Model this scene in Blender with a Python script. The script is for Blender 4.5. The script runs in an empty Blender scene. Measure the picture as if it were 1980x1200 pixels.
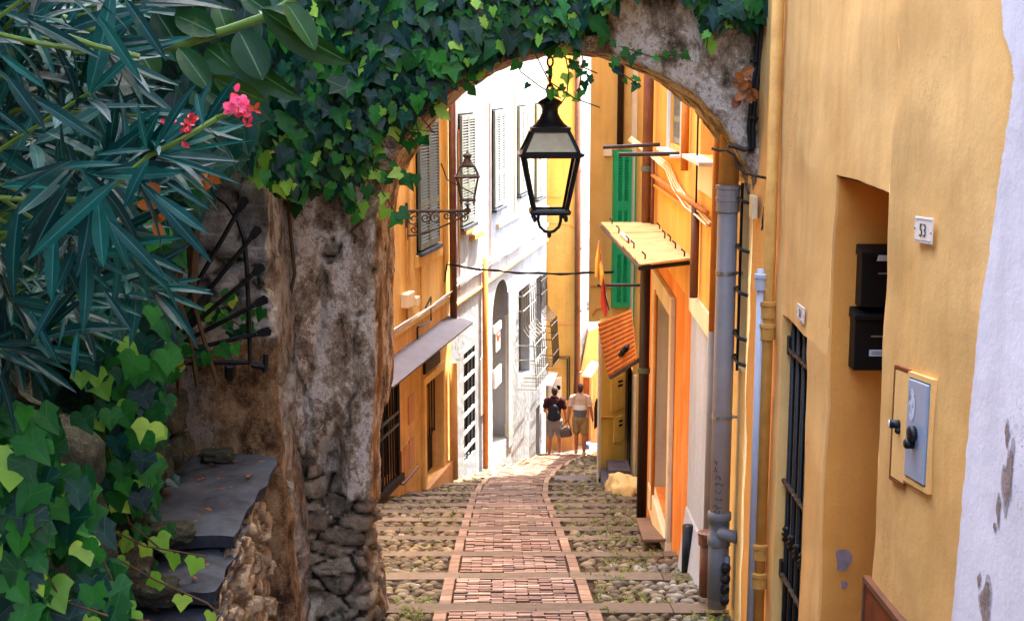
import bpy, bmesh, math, random
import numpy as np
from mathutils import Vector, Matrix, Euler, noise as mnoise
random.seed(7); np.random.seed(7)
SC = bpy.context.scene
COL = SC.collection
RAD = math.radians
# ------------------------------------------------------------------ camera, sky, sun, exposure
FPX = 2600.0; HOR = 150.0
PITCH = math.atan((600-HOR)/FPX); CP, SP = math.cos(PITCH), math.sin(PITCH)
cam = bpy.data.cameras.new("camera"); camo = bpy.data.objects.new("camera", cam); COL.objects.link(camo)
camo.location = (0, 0, 0); camo.rotation_euler = (math.pi/2-PITCH, 0, 0)
cam.sensor_width = 36; cam.lens = FPX/1980*36; cam.clip_start = 0.05; cam.clip_end = 2000
SC.camera = camo
SUN_AZ = Vector((0.60, 0.80, 0)).normalized(); SUN_EL = RAD(66)
world = bpy.data.worlds.new("World"); SC.world = world; world.use_nodes = True
wn = world.node_tree.nodes; wl = world.node_tree.links
bg = wn["Background"]; sky = wn.new("ShaderNodeTexSky"); sky.sky_type = 'NISHITA'; sky.sun_disc = False
sky.sun_elevation = SUN_EL; sky.sun_rotation = math.atan2(SUN_AZ.x, SUN_AZ.y); sky.air_density = 1.0; sky.dust_density = 3.0; sky.ozone_density = 1.0
wl.new(sky.outputs[0], bg.inputs[0]); bg.inputs[1].default_value = 0.15
sun = bpy.data.lights.new("sun", 'SUN'); suno = bpy.data.objects.new("sun", sun); COL.objects.link(suno)
sun.energy = 2.0; sun.angle = RAD(0.5); sun.color = (1.0, 0.93, 0.80)
sdir = Vector((SUN_AZ.x*math.cos(SUN_EL), SUN_AZ.y*math.cos(SUN_EL), math.sin(SUN_EL)))
suno.location = sdir*60; suno.rotation_euler = sdir.to_track_quat('Z', 'Y').to_euler()
SC.view_settings.view_transform = 'Standard'; SC.view_settings.look = 'None'; SC.view_settings.gamma = 1.0
SC.view_settings.exposure = 4.15
SC.cycles.max_bounces = 10; SC.cycles.diffuse_bounces = 6; SC.cycles.glossy_bounces = 4; SC.cycles.transmission_bounces = 6; SC.cycles.transparent_max_bounces = 8
SC.cycles.use_denoising = True

def ray(px, py):
    a = (px-990)/FPX; b = (600-py)/FPX
    return Vector((a, CP+b*SP, -SP+b*CP))
def P(px, py, y):
    d = ray(px, py); return d*(y/d.y)

# ------------------------------------------------------------------ mesh builder
class MB:
    def __init__(s): s.v = []; s.f = []; s.m = []; s.cur = 0
    def add(s, vs, fs):
        b = len(s.v); s.v.extend([tuple(v) for v in vs])
        for f in fs: s.f.append([b+i for i in f]); s.m.append(s.cur)
        return s
    def hexa(s, c):   # 8 corners: bottom ring 0-3, top ring 4-7
        return s.add(c, [(0,3,2,1),(4,5,6,7),(0,1,5,4),(1,2,6,5),(2,3,7,6),(3,0,4,7)])
    def box(s, x0, y0, z0, x1, y1, z1):
        return s.hexa([(x0,y0,z0),(x1,y0,z0),(x1,y1,z0),(x0,y1,z0),(x0,y0,z1),(x1,y0,z1),(x1,y1,z1),(x0,y1,z1)])
    def obox(s, c, ax, ay, az):   # centre and three half-axis vectors
        c, ax, ay, az = map(Vector, (c, ax, ay, az))
        return s.hexa([c-ax-ay-az, c+ax-ay-az, c+ax+ay-az, c-ax+ay-az, c-ax-ay+az, c+ax-ay+az, c+ax+ay+az, c-ax+ay+az])
    def quad(s, a, b, c, d): return s.add([a,b,c,d], [(0,1,2,3)])
    def poly(s, pts): return s.add(pts, [tuple(range(len(pts)))])
    def slab(s, pts, off):   # closed prism: polygon pts extruded by vector off
        pts = [Vector(p) for p in pts]; n = len(pts); off = Vector(off)
        fs = [tuple(range(n))[::-1], tuple(range(n, 2*n))]
        fs += [(i, (i+1) % n, n+(i+1) % n, n+i) for i in range(n)]
        return s.add(pts+[p+off for p in pts], fs)
    def tube(s, pts, r, n=8, caps=True):
        pts = [Vector(p) for p in pts]; k = len(pts)
        rs = r if isinstance(r, (list, tuple)) else [r]*k
        vs = []; up = None
        for i, p in enumerate(pts):
            t = (pts[min(i+1, k-1)]-pts[max(i-1, 0)]).normalized()
            if up is None:
                up = Vector((0,0,1)) if abs(t.z) < .9 else Vector((1,0,0))
            a = t.cross(up)
            if a.length < 1e-6: a = t.cross(Vector((0,1,0)))
            a.normalize(); b = a.cross(t).normalized(); up = b
            for j in range(n):
                th = 2*math.pi*j/n
                vs.append(p+(a*math.cos(th)+b*math.sin(th))*rs[i])
        fs = []
        for i in range(k-1):
            for j in range(n):
                fs.append((i*n+j, i*n+(j+1) % n, (i+1)*n+(j+1) % n, (i+1)*n+j))
        if caps: fs += [tuple(range(n))[::-1], tuple(range((k-1)*n, k*n))]
        return s.add(vs, fs)
    def lathe(s, prof, c, n=16, axis=None):   # prof: (radius, height) along axis
        c = Vector(c); ax = Vector(axis or (0,0,1)).normalized()
        a = ax.orthogonal().normalized(); b = ax.cross(a)
        vs = []
        for r, h in prof:
            for j in range(n):
                th = 2*math.pi*j/n; vs.append(c+ax*h+(a*math.cos(th)+b*math.sin(th))*r)
        k = len(prof); fs = [tuple(range(n))[::-1], tuple(range((k-1)*n, k*n))]
        for i in range(k-1):
            for j in range(n): fs.append((i*n+j, i*n+(j+1) % n, (i+1)*n+(j+1) % n, (i+1)*n+j))
        return s.add(vs, fs)
    def frus(s, c, h, a0, a1, b0=None, b1=None):  # square frustum centred at c: half widths a0 bottom, a1 top
        c = Vector(c); b0 = a0 if b0 is None else b0; b1 = a1 if b1 is None else b1
        q = [(-1,-1),(1,-1),(1,1),(-1,1)]
        return s.hexa([c+Vector((x*a0, y*b0, 0)) for x, y in q]+[c+Vector((x*a1, y*b1, h)) for x, y in q])
    def ell(s, c, r, n=10, k=6, jit=0, rot=None):
        c = Vector(c); vs = [] ; 
        R = rot or Matrix.Identity(3)
        for i in range(1, k):
            ph = math.pi*i/k
            for j in range(n):
                th = 2*math.pi*j/n; q = 1+random.uniform(-jit, jit)
                vs.append(c+R @ Vector((r[0]*math.sin(ph)*math.cos(th)*q, r[1]*math.sin(ph)*math.sin(th)*q, r[2]*math.cos(ph)*q)))
        vs += [c+R @ Vector((0,0,r[2])), c+R @ Vector((0,0,-r[2]))]; T = (k-1)*n; fs = []
        for i in range(k-2):
            for j in range(n): fs.append((i*n+j, (i+1)*n+j, (i+1)*n+(j+1) % n, i*n+(j+1) % n))
        for j in range(n):
            fs.append((T, j, (j+1) % n)); fs.append((T+1, (k-2)*n+(j+1) % n, (k-2)*n+j))
        return s.add(vs, fs)
    def build(s, name, mats, parent=None, smooth=False, local=False, origin=None, bevel=0):
        me = bpy.data.meshes.new(name)
        V = np.array(s.v, dtype=float).reshape(-1, 3)
        o = bpy.data.objects.new(name, me); COL.objects.link(o)
        if parent is not None:
            o.parent = parent
            if not local: V = V-np.array(WO[parent.name])
            WO[o.name] = WO[parent.name]
        else:
            if origin is None and not local:
                origin = ((V[:,0].min()+V[:,0].max())/2, (V[:,1].min()+V[:,1].max())/2, V[:,2].min())
            if local: origin = (0,0,0)
            V = V-np.array(origin); o.location = origin; WO[o.name] = tuple(origin)
        me.from_pydata(V.tolist(), [], s.f)
        if not isinstance(mats, (list, tuple)): mats = [mats]
        for m in mats: me.materials.append(m)
        if len(mats) > 1: me.polygons.foreach_set('material_index', s.m)
        if smooth: me.polygons.foreach_set('use_smooth', [True]*len(me.polygons))
        me.update()
        if bevel:
            md = o.modifiers.new('bevel', 'BEVEL'); md.width = bevel; md.segments = 2; md.limit_method = 'ANGLE'; md.angle_limit = RAD(40)
        return o
WO = {}
def tag(o, label, cat, group=None, kind=None):
    if label: o['label'] = label
    if cat: o['category'] = cat
    if group: o['group'] = group
    if kind: o['kind'] = kind
    return o
def thing(name, label, cat, loc=(0,0,0), rotz=0, group=None):
    o = bpy.data.objects.new(name, None); COL.objects.link(o); o.empty_display_size = .1
    o.location = loc; o.rotation_euler = (0,0,rotz); WO[o.name] = tuple(loc)
    return tag(o, label, cat, group)
def dup(root, loc, rotz, label=None, scale=None):
    def cp(o, par):
        c = o.copy(); COL.objects.link(c)
        if par: c.parent = par
        for ch in list(o.children): cp(ch, c)
        return c
    r = cp(root, None); r.location = loc; r.rotation_euler = (0,0,rotz)
    if scale: r.scale = scale
    if label: r['label'] = label
    return r

class Fac:   # a vertical facade: u runs along it (about +y), n is the outward normal
    def __init__(s, x_at, y_at, slope, side):
        s.u = Vector((slope, 1, 0)).normalized(); s.n = Vector((s.u.y*side, -s.u.x*side, 0))
        s.p0 = Vector((x_at-slope*y_at, 0, 0)); s.ang = math.atan2(s.u.y, s.u.x)
    def pt(s, u, z, o=0): return s.p0+s.u*u+s.n*o+Vector((0,0,z))
    def hit(s, px, py, o=0):
        d = ray(px, py); q = s.p0+s.n*o; t = q.dot(s.n)/d.dot(s.n); w = d*t
        return (w-s.p0).dot(s.u), w.z
    def zat(s, u, o, py):
        p = s.pt(u, 0, o); b = (600-py)/FPX; return p.y*(b*CP-SP)/(CP+b*SP)
    def U(s, px, o=0): return s.hit(px, 600, o)[0]
    def Z(s, px, py, o=0): return s.hit(px, py, o)[1]
    def box(s, mb, u0, u1, z0, z1, o0, o1, sl=0):  # sl: z slope along u
        a = sl*(u1-u0)
        lo = [s.pt(u0,z0,o0), s.pt(u1,z0+a,o0), s.pt(u1,z0+a,o1), s.pt(u0,z0,o1)]
        hi = [s.pt(u0,z1,o0), s.pt(u1,z1+a,o0), s.pt(u1,z1+a,o1), s.pt(u0,z1,o1)]
        return mb.hexa(lo+hi)
    def wall(s, mb, u0, u1, z0, z1, holes=(), back=.0):
        us = sorted({u0, u1}|{h[0] for h in holes}|{h[1] for h in holes}); zs = sorted({z0, z1}|{h[2] for h in holes}|{h[3] for h in holes})
        us = [u for u in us if u0 <= u <= u1]; zs = [z for z in zs if z0 <= z <= z1]
        for i in range(len(us)-1):
            for j in range(len(zs)-1):
                cu, cz = (us[i]+us[i+1])/2, (zs[j]+zs[j+1])/2
                if any(h[0] < cu < h[1] and h[2] < cz < h[3] for h in holes): continue
                mb.quad(s.pt(us[i],zs[j]), s.pt(us[i+1],zs[j]), s.pt(us[i+1],zs[j+1]), s.pt(us[i],zs[j+1]))
        for h in holes:
            a, b, c, d = h[:4]; r = -h[4]
            mb.quad(s.pt(a,c), s.pt(a,d), s.pt(a,d,r), s.pt(a,c,r)); mb.quad(s.pt(b,c), s.pt(b,d), s.pt(b,d,r), s.pt(b,c,r))
            mb.quad(s.pt(a,d), s.pt(b,d), s.pt(b,d,r), s.pt(a,d,r)); mb.quad(s.pt(a,c), s.pt(b,c), s.pt(b,c,r), s.pt(a,c,r))
        if back:
            for a in (u0, u1): mb.quad(s.pt(a,z0), s.pt(a,z1), s.pt(a,z1,-back), s.pt(a,z0,-back))
            mb.quad(s.pt(u0,z1), s.pt(u1,z1), s.pt(u1,z1,-back), s.pt(u0,z1,-back))
            mb.quad(s.pt(u0,z0,-back), s.pt(u1,z0,-back), s.pt(u1,z1,-back), s.pt(u0,z1,-back))

# ------------------------------------------------------------------ materials
def lin(c):
    if isinstance(c, str):
        c = c.lstrip('#'); c = [int(c[i:i+2], 16)/255 for i in (0,2,4)]
        c = [x/12.92 if x <= .04045 else ((x+.055)/1.055)**2.4 for x in c]
    return (*c[:3], 1)
class NT:
    def __init__(s, name):
        s.mat = bpy.data.materials.new(name); s.mat.use_nodes = True; s.t = s.mat.node_tree; s.n = s.t.nodes; s.l = s.t.links
        s.b = s.n['Principled BSDF']; s.out = s.n['Material Output']; s.tc = s.n.new('ShaderNodeTexCoord')
    def link(s, a, b): s.l.new(a, b)
    def mp(s, scale=(1,1,1), loc=(0,0,0)):
        m = s.n.new('ShaderNodeMapping'); m.inputs['Scale'].default_value = scale; m.inputs['Location'].default_value = loc; s.link(s.tc.outputs['Object'], m.inputs[0]); return m.outputs[0]
    def noise(s, scale, detail=4, rough=.55, vec=None, dist=0):
        x = s.n.new('ShaderNodeTexNoise'); x.inputs['Scale'].default_value = scale; x.inputs['Detail'].default_value = detail; x.inputs['Roughness'].default_value = rough; x.inputs['Distortion'].default_value = dist
        s.link(vec if vec is not None else s.tc.outputs['Object'], x.inputs['Vector']); return x.outputs[0]
    def ramp(s, fac, stops):
        x = s.n.new('ShaderNodeValToRGB'); s.link(fac, x.inputs[0]); e = x.color_ramp.elements
        while len(e) < len(stops): e.new(.5)
        for i, (p, c) in enumerate(stops):
            e[i].position = p; e[i].color = lin(c) if not isinstance(c, (int, float)) else (c, c, c, 1)
        return x.outputs[0]
    def mix(s, fac, a, b, mode='MIX'):
        x = s.n.new('ShaderNodeMix'); x.data_type = 'RGBA'; x.blend_type = mode
        for v, k in ((fac, 0), (a, 6), (b, 7)):
            if isinstance(v, (int, float)): x.inputs[k].default_value = v
            elif isinstance(v, (str, tuple, list)): x.inputs[k].default_value = lin(v)
            else: s.link(v, x.inputs[k])
        return x.outputs[2]
    def math(s, op, a, b=0, c=0):
        x = s.n.new('ShaderNodeMath'); x.operation = op
        for i, v in enumerate((a, b, c)):
            if isinstance(v, (int, float)): x.inputs[i].default_value = v
            else: s.link(v, x.inputs[i])
        return x.outputs[0]
    def bump(s, h, strength=.3, dist=.02):
        x = s.n.new('ShaderNodeBump'); x.inputs['Strength'].default_value = strength; x.inputs['Distance'].default_value = dist; s.link(h, x.inputs['Height']); s.link(x.outputs[0], s.b.inputs['Normal']); return x
    def rand(s):
        g = s.n.new('ShaderNodeNewGeometry'); return g.outputs['Random Per Island']
    def fin(s, col=None, rough=.8, spec=.3, metal=0):
        if col is not None:
            if isinstance(col, (str, tuple, list)): s.b.inputs['Base Color'].default_value = lin(col)
            else: s.link(col, s.b.inputs['Base Color'])
        if isinstance(rough, (int, float)): s.b.inputs['Roughness'].default_value = rough
        else: s.link(rough, s.b.inputs['Roughness'])
        s.b.inputs['Specular IOR Level'].default_value = spec; s.b.inputs['Metallic'].default_value = metal
        return s.mat
def plaster(name, c1, c2, dirt='#6b5236', streak=.35, bumps=.35, patch=None, patch_amt=.62, rough=.9):
    t = NT(name)
    a = t.ramp(t.noise(.9, 5, .6), [(.3, c1), (.7, c2)])
    st = t.ramp(t.noise(5, 4, .6, t.mp((1,1,.12))), [(.45, 0.), (.8, 1.)])
    a = t.mix(t.math('MULTIPLY', st, streak), a, dirt)
    blot = t.ramp(t.noise(2.2, 6, .65, t.mp((1,1,1), (3,5,7))), [(.5, 0.), (.78, 1.)])
    a = t.mix(t.math('MULTIPLY', blot, streak*.8), a, dirt)
    gr = t.ramp(t.noise(140, 3, .6), [(.3, .93), (.7, 1.05)]); a = t.mix(1.0, a, gr, 'MULTIPLY')
    fade = t.ramp(t.noise(.55, 3, .5, t.mp((1,1,.5), (2,2,8))), [(.35, .84), (.65, 1.06)]); a = t.mix(1.0, a, fade, 'MULTIPLY')
    hair = t.ramp(t.noise(9, 3, .5, None, 2.5), [(.492, 0.), (.5, 1.), (.508, 0.)])
    cm = t.ramp(t.noise(1.1, 2, .5, t.mp((1,1,1), (9,2,4))), [(.58, 0.), (.66, 1.)])
    a = t.mix(t.math('MULTIPLY', t.math('MULTIPLY', hair, cm), .75), a, '#5a3a20')
    if patch:
        pm = t.ramp(t.noise(1.7, 6, .6, t.mp((1,1,.8), (1,8,2))), [(patch_amt, 0.), (patch_amt+.015, 1.)])
        a = t.mix(pm, a, patch)
    h = t.math('ADD', t.math('MULTIPLY', t.noise(60, 4, .6), .2), t.math('MULTIPLY_ADD', t.noise(1.6, 3, .5), 1.6, t.noise(7, 4, .5)))
    t.bump(h, bumps, .03)
    return t.fin(a, rough, .2)
def simple(name, c, rough=.5, spec=.4, metal=0, var=.15, scale=8, bumps=.1, c2=None, bscale=60, isl=0):
    t = NT(name)
    cc = lin(c); d = lin(c2) if c2 else tuple([x*(1-var*2) for x in cc[:3]])
    a = t.ramp(t.noise(scale, 5, .6), [(.3, cc), (.75, d)])
    if isl:
        hs = t.n.new('ShaderNodeHueSaturation'); t.link(a, hs.inputs['Color']); r = t.rand()
        t.link(t.math('MULTIPLY_ADD', r, isl, 1-isl/2), hs.inputs['Value']); a = hs.outputs[0]
    if bumps: t.bump(t.noise(bscale, 4, .6), bumps, .01)
    return t.fin(a, rough, spec, metal)
def leafmat(name, c1, c2, c3, rough=.42, transl=.25, spec=.5, tcol=None, rib=.22, ribc='#6f9e6a'):
    t = NT(name); r = t.rand()
    a = t.ramp(r, [(0, c1), (.5, c2), (1, c3)])
    vein = t.ramp(t.noise(30, 2), [(.35, 0.), (.7, 1.)])
    a = t.mix(t.math('MULTIPLY', vein, .25), a, c1)
    av = t.n.new('ShaderNodeAttribute'); av.attribute_name = 'mid'
    a = t.mix(t.math('MULTIPLY', t.ramp(av.outputs['Fac'], [(.86, 0.), (.97, 1.)]), rib), a, ribc)
    blem = t.ramp(t.noise(7, 5, .7), [(.62, 0.), (.7, 1.)]); a = t.mix(t.math('MULTIPLY', blem, .35), a, '#5a5a1c')
    t.fin(a, rough, spec)
    t.bump(t.noise(45, 3), .15, .01)
    tr = t.n.new('ShaderNodeBsdfTranslucent'); 
    if tcol: tr.inputs[0].default_value = lin(tcol)
    else: t.link(a, tr.inputs[0])
    ms = t.n.new('ShaderNodeMixShader'); ms.inputs[0].default_value = transl
    t.link(t.b.outputs[0], ms.inputs[1]); t.link(tr.outputs[0], ms.inputs[2]); t.link(ms.outputs[0], t.out.inputs[0])
    return t.mat
def rubble(name, stones, mortar, moss=None, mossamt=.5, plas=None):
    # attribute Col: r = per-stone random, g = stone(1)/joint(0), b = plaster skin
    t = NT(name); at = t.n.new('ShaderNodeVertexColor'); at.layer_name = 'Col'
    sp = t.n.new('ShaderNodeSeparateColor'); t.link(at.outputs[0], sp.inputs[0])
    n = len(stones)
    a = t.ramp(sp.outputs[0], [(i/(n-1), c) for i, c in enumerate(stones)])
    dk = t.ramp(t.noise(9, 9, .75), [(.34, .3), (.5, .85), (.66, 1.25)])
    a = t.mix(1.0, a, dk, 'MULTIPLY')
    a = t.mix(t.ramp(sp.outputs[1], [(.15, 1.), (.5, 0.)]), a, mortar)
    if plas:
        n1 = t.noise(5.5, 13, .76, t.mp((1,1,.7)), .15)
        pc = t.ramp(n1, [(.36, '#2c2620'), (.43, plas[0]), (.5, plas[1]), (.56, plas[2]), (.63, plas[1]), (.7, '#54483c')])
        vo = t.n.new('ShaderNodeTexVoronoi'); vo.feature = 'DISTANCE_TO_EDGE'; vo.inputs['Scale'].default_value = 3.2
        wv = t.n.new('ShaderNodeVectorMath'); wv.operation = 'ADD'; nz = t.n.new('ShaderNodeTexNoise'); nz.inputs['Scale'].default_value = 5; nz.inputs['Detail'].default_value = 6; t.link(t.tc.outputs['Object'], nz.inputs['Vector'])
        sc_ = t.n.new('ShaderNodeVectorMath'); sc_.operation = 'SCALE'; sc_.inputs['Scale'].default_value = .6; t.link(nz.outputs['Color'], sc_.inputs[0]); t.link(sc_.outputs[0], wv.inputs[1]); t.link(t.mp((1,1,.6)), wv.inputs[0]); t.link(wv.outputs[0], vo.inputs['Vector'])
        crk = t.ramp(vo.outputs['Distance'], [(.0, 1.), (.022, 0.)]); gate_ = t.ramp(t.noise(2.3, 3, .5, t.mp((1,1,1),(7,7,7))), [(.5, 0.), (.58, 1.)])
        pc = t.mix(t.math('MULTIPLY', t.math('MULTIPLY', crk, gate_), .85), pc, '#1c1712')
        pit = t.ramp(t.noise(30, 5, .6), [(.62, 0.), (.68, 1.)]); pc = t.mix(t.math('MULTIPLY', pit, .6), pc, '#2a231c')
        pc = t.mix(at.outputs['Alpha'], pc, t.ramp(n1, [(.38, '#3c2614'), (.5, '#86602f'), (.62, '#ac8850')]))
        a = t.mix(sp.outputs[2], a, pc)
    sp2 = t.ramp(t.noise(34, 6, .7, t.mp((1,1,1), (2,7,1))), [(.56, 0.), (.66, 1.)])
    a = t.mix(t.math('MULTIPLY', sp2, .45), a, '#a8a090' if not moss or mossamt > .55 else '#7c7e66')
    if moss:
        mm = t.ramp(t.noise(2.5, 6, .65, t.mp((1,1,1), (4,1,6))), [(mossamt, 0.), (mossamt+.12, 1.)])
        a = t.mix(t.math('MULTIPLY', mm, .8), a, moss)
    t.bump(t.math('ADD', t.noise(22, 8, .75), t.math('MULTIPLY', t.noise(90, 4), .4)), .9, .035)
    return t.fin(a, .92, .2)

M = {}
M['wall53'] = plaster('ochre_plaster', '#f9c67e', '#f4b968', '#c48c50', .5, .16)
M['jamb'] = plaster('deep_ochre_plaster', '#eea652', '#e69840', '#c07a34', .35, .12)
M['whitehouse'] = plaster('lilac_white_plaster', '#f4eaec', '#ebe1e6', '#c4b4b2', .4, .18, '#a08d84', .72)
M['paleyel'] = plaster('pale_ochre_plaster', '#f0cf8c', '#e8c27a', '#b48a4a', .5, .4)
M['orange'] = plaster('orange_plaster', '#ecb258', '#e4a246', '#c07a30', .55, .35)
M['rust'] = plaster('red_orange_plaster', '#de8636', '#d47628', '#e8b070', .6, .4)
M['greyblue'] = plaster('grey_blue_plaster', '#b9bcc2', '#a8aeb8', '#8a8880', .4, .5)
M['cream'] = simple('cream_trim', '#e9d9b0', .8, .2, 0, .1, 4)
M['yellow'] = plaster('warm_yellow_plaster', '#ecc878', '#e4bc68', '#ac8040', .5, .3)
M['yellowlow'] = plaster('deep_yellow_plaster', '#ecc480', '#e2b468', '#9c7038', .7, .35)
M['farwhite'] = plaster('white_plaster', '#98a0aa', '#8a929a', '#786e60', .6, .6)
M['faryel'] = plaster('light_yellow_plaster', '#dcb464', '#d2a654', '#a07c40', .45, .3)
M['lemon'] = plaster('lemon_plaster', '#f0c658', '#e8ba48', '#b48834', .5, .3)
M['pink'] = plaster('pinkish_plaster', '#d9a878', '#cf9a68', '#8a5a38', .4, .3)
M['marble'] = plaster('marble_surround', '#d8c9a8', '#c2b190', '#8a7a5c', .5, .2)
M['iron'] = simple('black_iron', '#16171a', .5, .5, .3, .2, 20, .25)
M['irongrey'] = simple('weathered_iron', '#4a4036', .6, .4, .4, .25, 14, .3, '#2c241e')
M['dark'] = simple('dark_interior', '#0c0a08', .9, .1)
M['darkwood'] = simple('dark_brown_wood', '#2e1c12', .7, .3, 0, .3, 6, .3)
M['browndoor'] = simple('brown_painted_wood', '#6a3316', .6, .3, 0, .25, 8, .3)
M['pvc'] = simple('grey_plastic_pipe', '#98908a', .5, .3, 0, .12, 4, .05, '#827a76')
M['pvcdark'] = simple('slate_blue_pipe', '#6e7276', .45, .4, 0, .12, 4, .05)
M['paleconduit'] = simple('pale_grey_conduit', '#b4b6c0', .45, .4, 0, .1, 4, .05)
M['yelpipe'] = simple('ochre_painted_pipe', '#d29a4a', .6, .3, 0, .12, 9, .3, '#b27a34')
M['orpipe'] = simple('orange_painted_pipe', '#c87a28', .6, .3, 0, .12, 9, .3, '#b0661c')
M['brpipe'] = simple('brown_copper_pipe', '#7a4c34', .5, .4, .2, .2, 6, .2, '#5c3826')
M['dkpipe'] = simple('dark_brown_pipe', '#2c1a12', .5, .4, .1, .2, 6, .2)
M['steel'] = simple('worn_steel', '#9a9890', .45, .5, .7, .2, 20, .2)
M['shutter'] = simple('grey_green_shutter_paint', '#5c6450', .6, .3, 0, .15, 6, .15)
M['shutfar'] = simple('pale_grey_shutter_paint', '#7e837c', .6, .3, 0, .15, 6, .15)
M['greenshut'] = simple('bright_green_shutter_paint', '#16a866', .5, .4, 0, .12, 5, .1, '#109058')
M['glassdark'] = simple('dark_window_glass', '#10151a', .12, .6, 0, .1, 3, 0)
M['mailbox'] = simple('black_enamel', '#07080b', .5, .25, 0, .15, 9, .08)
M['paper'] = simple('white_paper', '#d8dde2', .8, .2, 0, .05, 5, 0)
M['enamel'] = simple('white_enamel', '#e0dcd6', .3, .5, 0, .06, 8, .03)
M['ink'] = simple('black_ink', '#1b2026', .5, .3, 0, .05, 5, 0)
M['metalgrey'] = simple('grey_painted_metal', '#9aa6b8', .45, .4, 0, .1, 5, .05, '#8b97ab')
M['rustbox'] = simple('rust_painted_metal', '#8c3e1a', .6, .3, .1, .3, 6, .3, '#5c2812')
M['corr'] = simple('weathered_yellow_sheet', '#d8b070', .75, .3, 0, .25, 5, .3, '#b08a50', 30)
M['tile'] = simple('terracotta_orange_sheet', '#cc7c38', .75, .2, 0, .2, 4, .3, '#a85c24')
M['awn'] = simple('grey_metal_awning', '#62585a', .6, .3, .1, .2, 4, .2)
M['whitesheet'] = simple('pale_metal_sheet', '#d8d4cc', .5, .3, 0, .1, 4, .1)
M['slate'] = simple('grey_slate', '#4c535e', .9, .2, 0, .25, 5, 1.0, '#1e2024', 8)
M['redsign'] = simple('red_sign_paint', '#b8321c', .5, .4, 0, .05, 5, 0)
M['frost'] = simple('frosted_glass', '#c8bc98', .6, .4, 0, .15, 12, .2)
M['moss'] = leafmat('weed_leaves', '#4a5a18', '#6a7420', '#8a8a2c', .6, .3)
M['stem'] = simple('woody_stem', '#5a4630', .8, .2, 0, .2, 20, .3)
M['gstem'] = simple('green_stem', '#5c7a30', .6, .3, 0, .15, 20, .1)
def glassmat():
    t = NT('thin_lantern_glass'); t.fin('#f4f4ea', .05, .5); t.b.inputs['Transmission Weight'].default_value = 1.0; t.b.inputs['IOR'].default_value = 1.02; return t.mat
M['glass'] = glassmat()
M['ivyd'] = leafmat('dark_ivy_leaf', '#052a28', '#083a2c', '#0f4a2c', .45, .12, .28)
M['ivym'] = leafmat('mid_ivy_leaf', '#10481f', '#1f6424', '#348428', .48, .3, .28)
M['ivyl'] = leafmat('young_ivy_leaf', '#6cae3a', '#8cc844', '#b4dc58', .45, .4, .4)
M['olean'] = leafmat('oleander_leaf', '#02211f', '#063634', '#125248', .46, .14, .13, rib=.35, ribc='#4f9088')
M['rub'] = leafmat('rubber_plant_leaf', '#0a2a18', '#173c16', '#2c4e1a', .36, .12, .16, rib=.4)
M['dryleaf'] = leafmat('dry_orange_leaf', '#6a3408', '#8a4a10', '#a4601c', .7, .2)
M['petal'] = leafmat('pink_petal', '#e0406c', '#ee5a84', '#f07898', .5, .35, .3)
M['bud'] = leafmat('crimson_bud', '#a81c34', '#c02a40', '#b83018', .5, .2, .3)
M['rubble'] = rubble('grey_rubble_masonry', ['#8a867c', '#aaa8a0', '#c8c6c0', '#9a968c', '#b8b8b2'], '#5a5246', '#2e3820', .62, ('#5c544c', '#8a8278', '#b4aca4'))
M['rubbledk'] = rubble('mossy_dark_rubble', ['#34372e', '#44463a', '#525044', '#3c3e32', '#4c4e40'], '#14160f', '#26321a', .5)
M['tanrub'] = rubble('tan_rubble', ['#a08a72', '#bca68a', '#d2bea2', '#ac967c', '#c6b296'], '#5a4836', '#41421e', .7, ('#7a6650', '#a08c74', '#c0ac94'))
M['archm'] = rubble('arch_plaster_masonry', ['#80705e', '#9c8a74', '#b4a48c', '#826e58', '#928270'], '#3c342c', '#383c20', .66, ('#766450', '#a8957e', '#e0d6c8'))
# ================================================================== GROUND AND STREET
def G(y):
    if y > 34: return -1.6-.235*34-.05*(y-34)
    return -1.6-.235*y
LFX = lambda y: -1.05+.194*(y-22)          # foot of the left facades
RFX = lambda y: 1.48+.015*(y-8)            # foot of the right facades
def smooth(a, b, x):
    t = max(0, min(1, (x-a)/(b-a))); return t*t*(3-2*t)
def lerp(a, b, t): return a+(b-a)*t
def table(tb, y):
    if y <= tb[0][0]: return tb[0][1]
    for (a, va), (b, vb) in zip(tb, tb[1:]):
        if y <= b: return lerp(va, vb, smooth(0, 1, (y-a)/(b-a)) if False else (y-a)/(b-a))
    return tb[-1][1]
mb = MB(); xs = [-220,-60,-20,-6,-3,0,3,6,20,60,220]; ys = [-60,-20,0,5,10,15,20,25,30,34,40,60,110,240]
for y in ys:
    for x in xs: mb.v.append((x, y, G(y)-.16))
for j in range(len(ys)-1):
    for i in range(len(xs)-1):
        a = j*len(xs)+i; mb.f.append([a, a+1, a+1+len(xs), a+len(xs)]); mb.m.append(0)
M['earth'] = simple('earth_ground', '#8a7358', .95, .1, 0, .25, 3, .4, '#6c5840', 20)
tag(mb.build('ground', M['earth'], origin=(0,0,0)), None, None, kind='structure')

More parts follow.
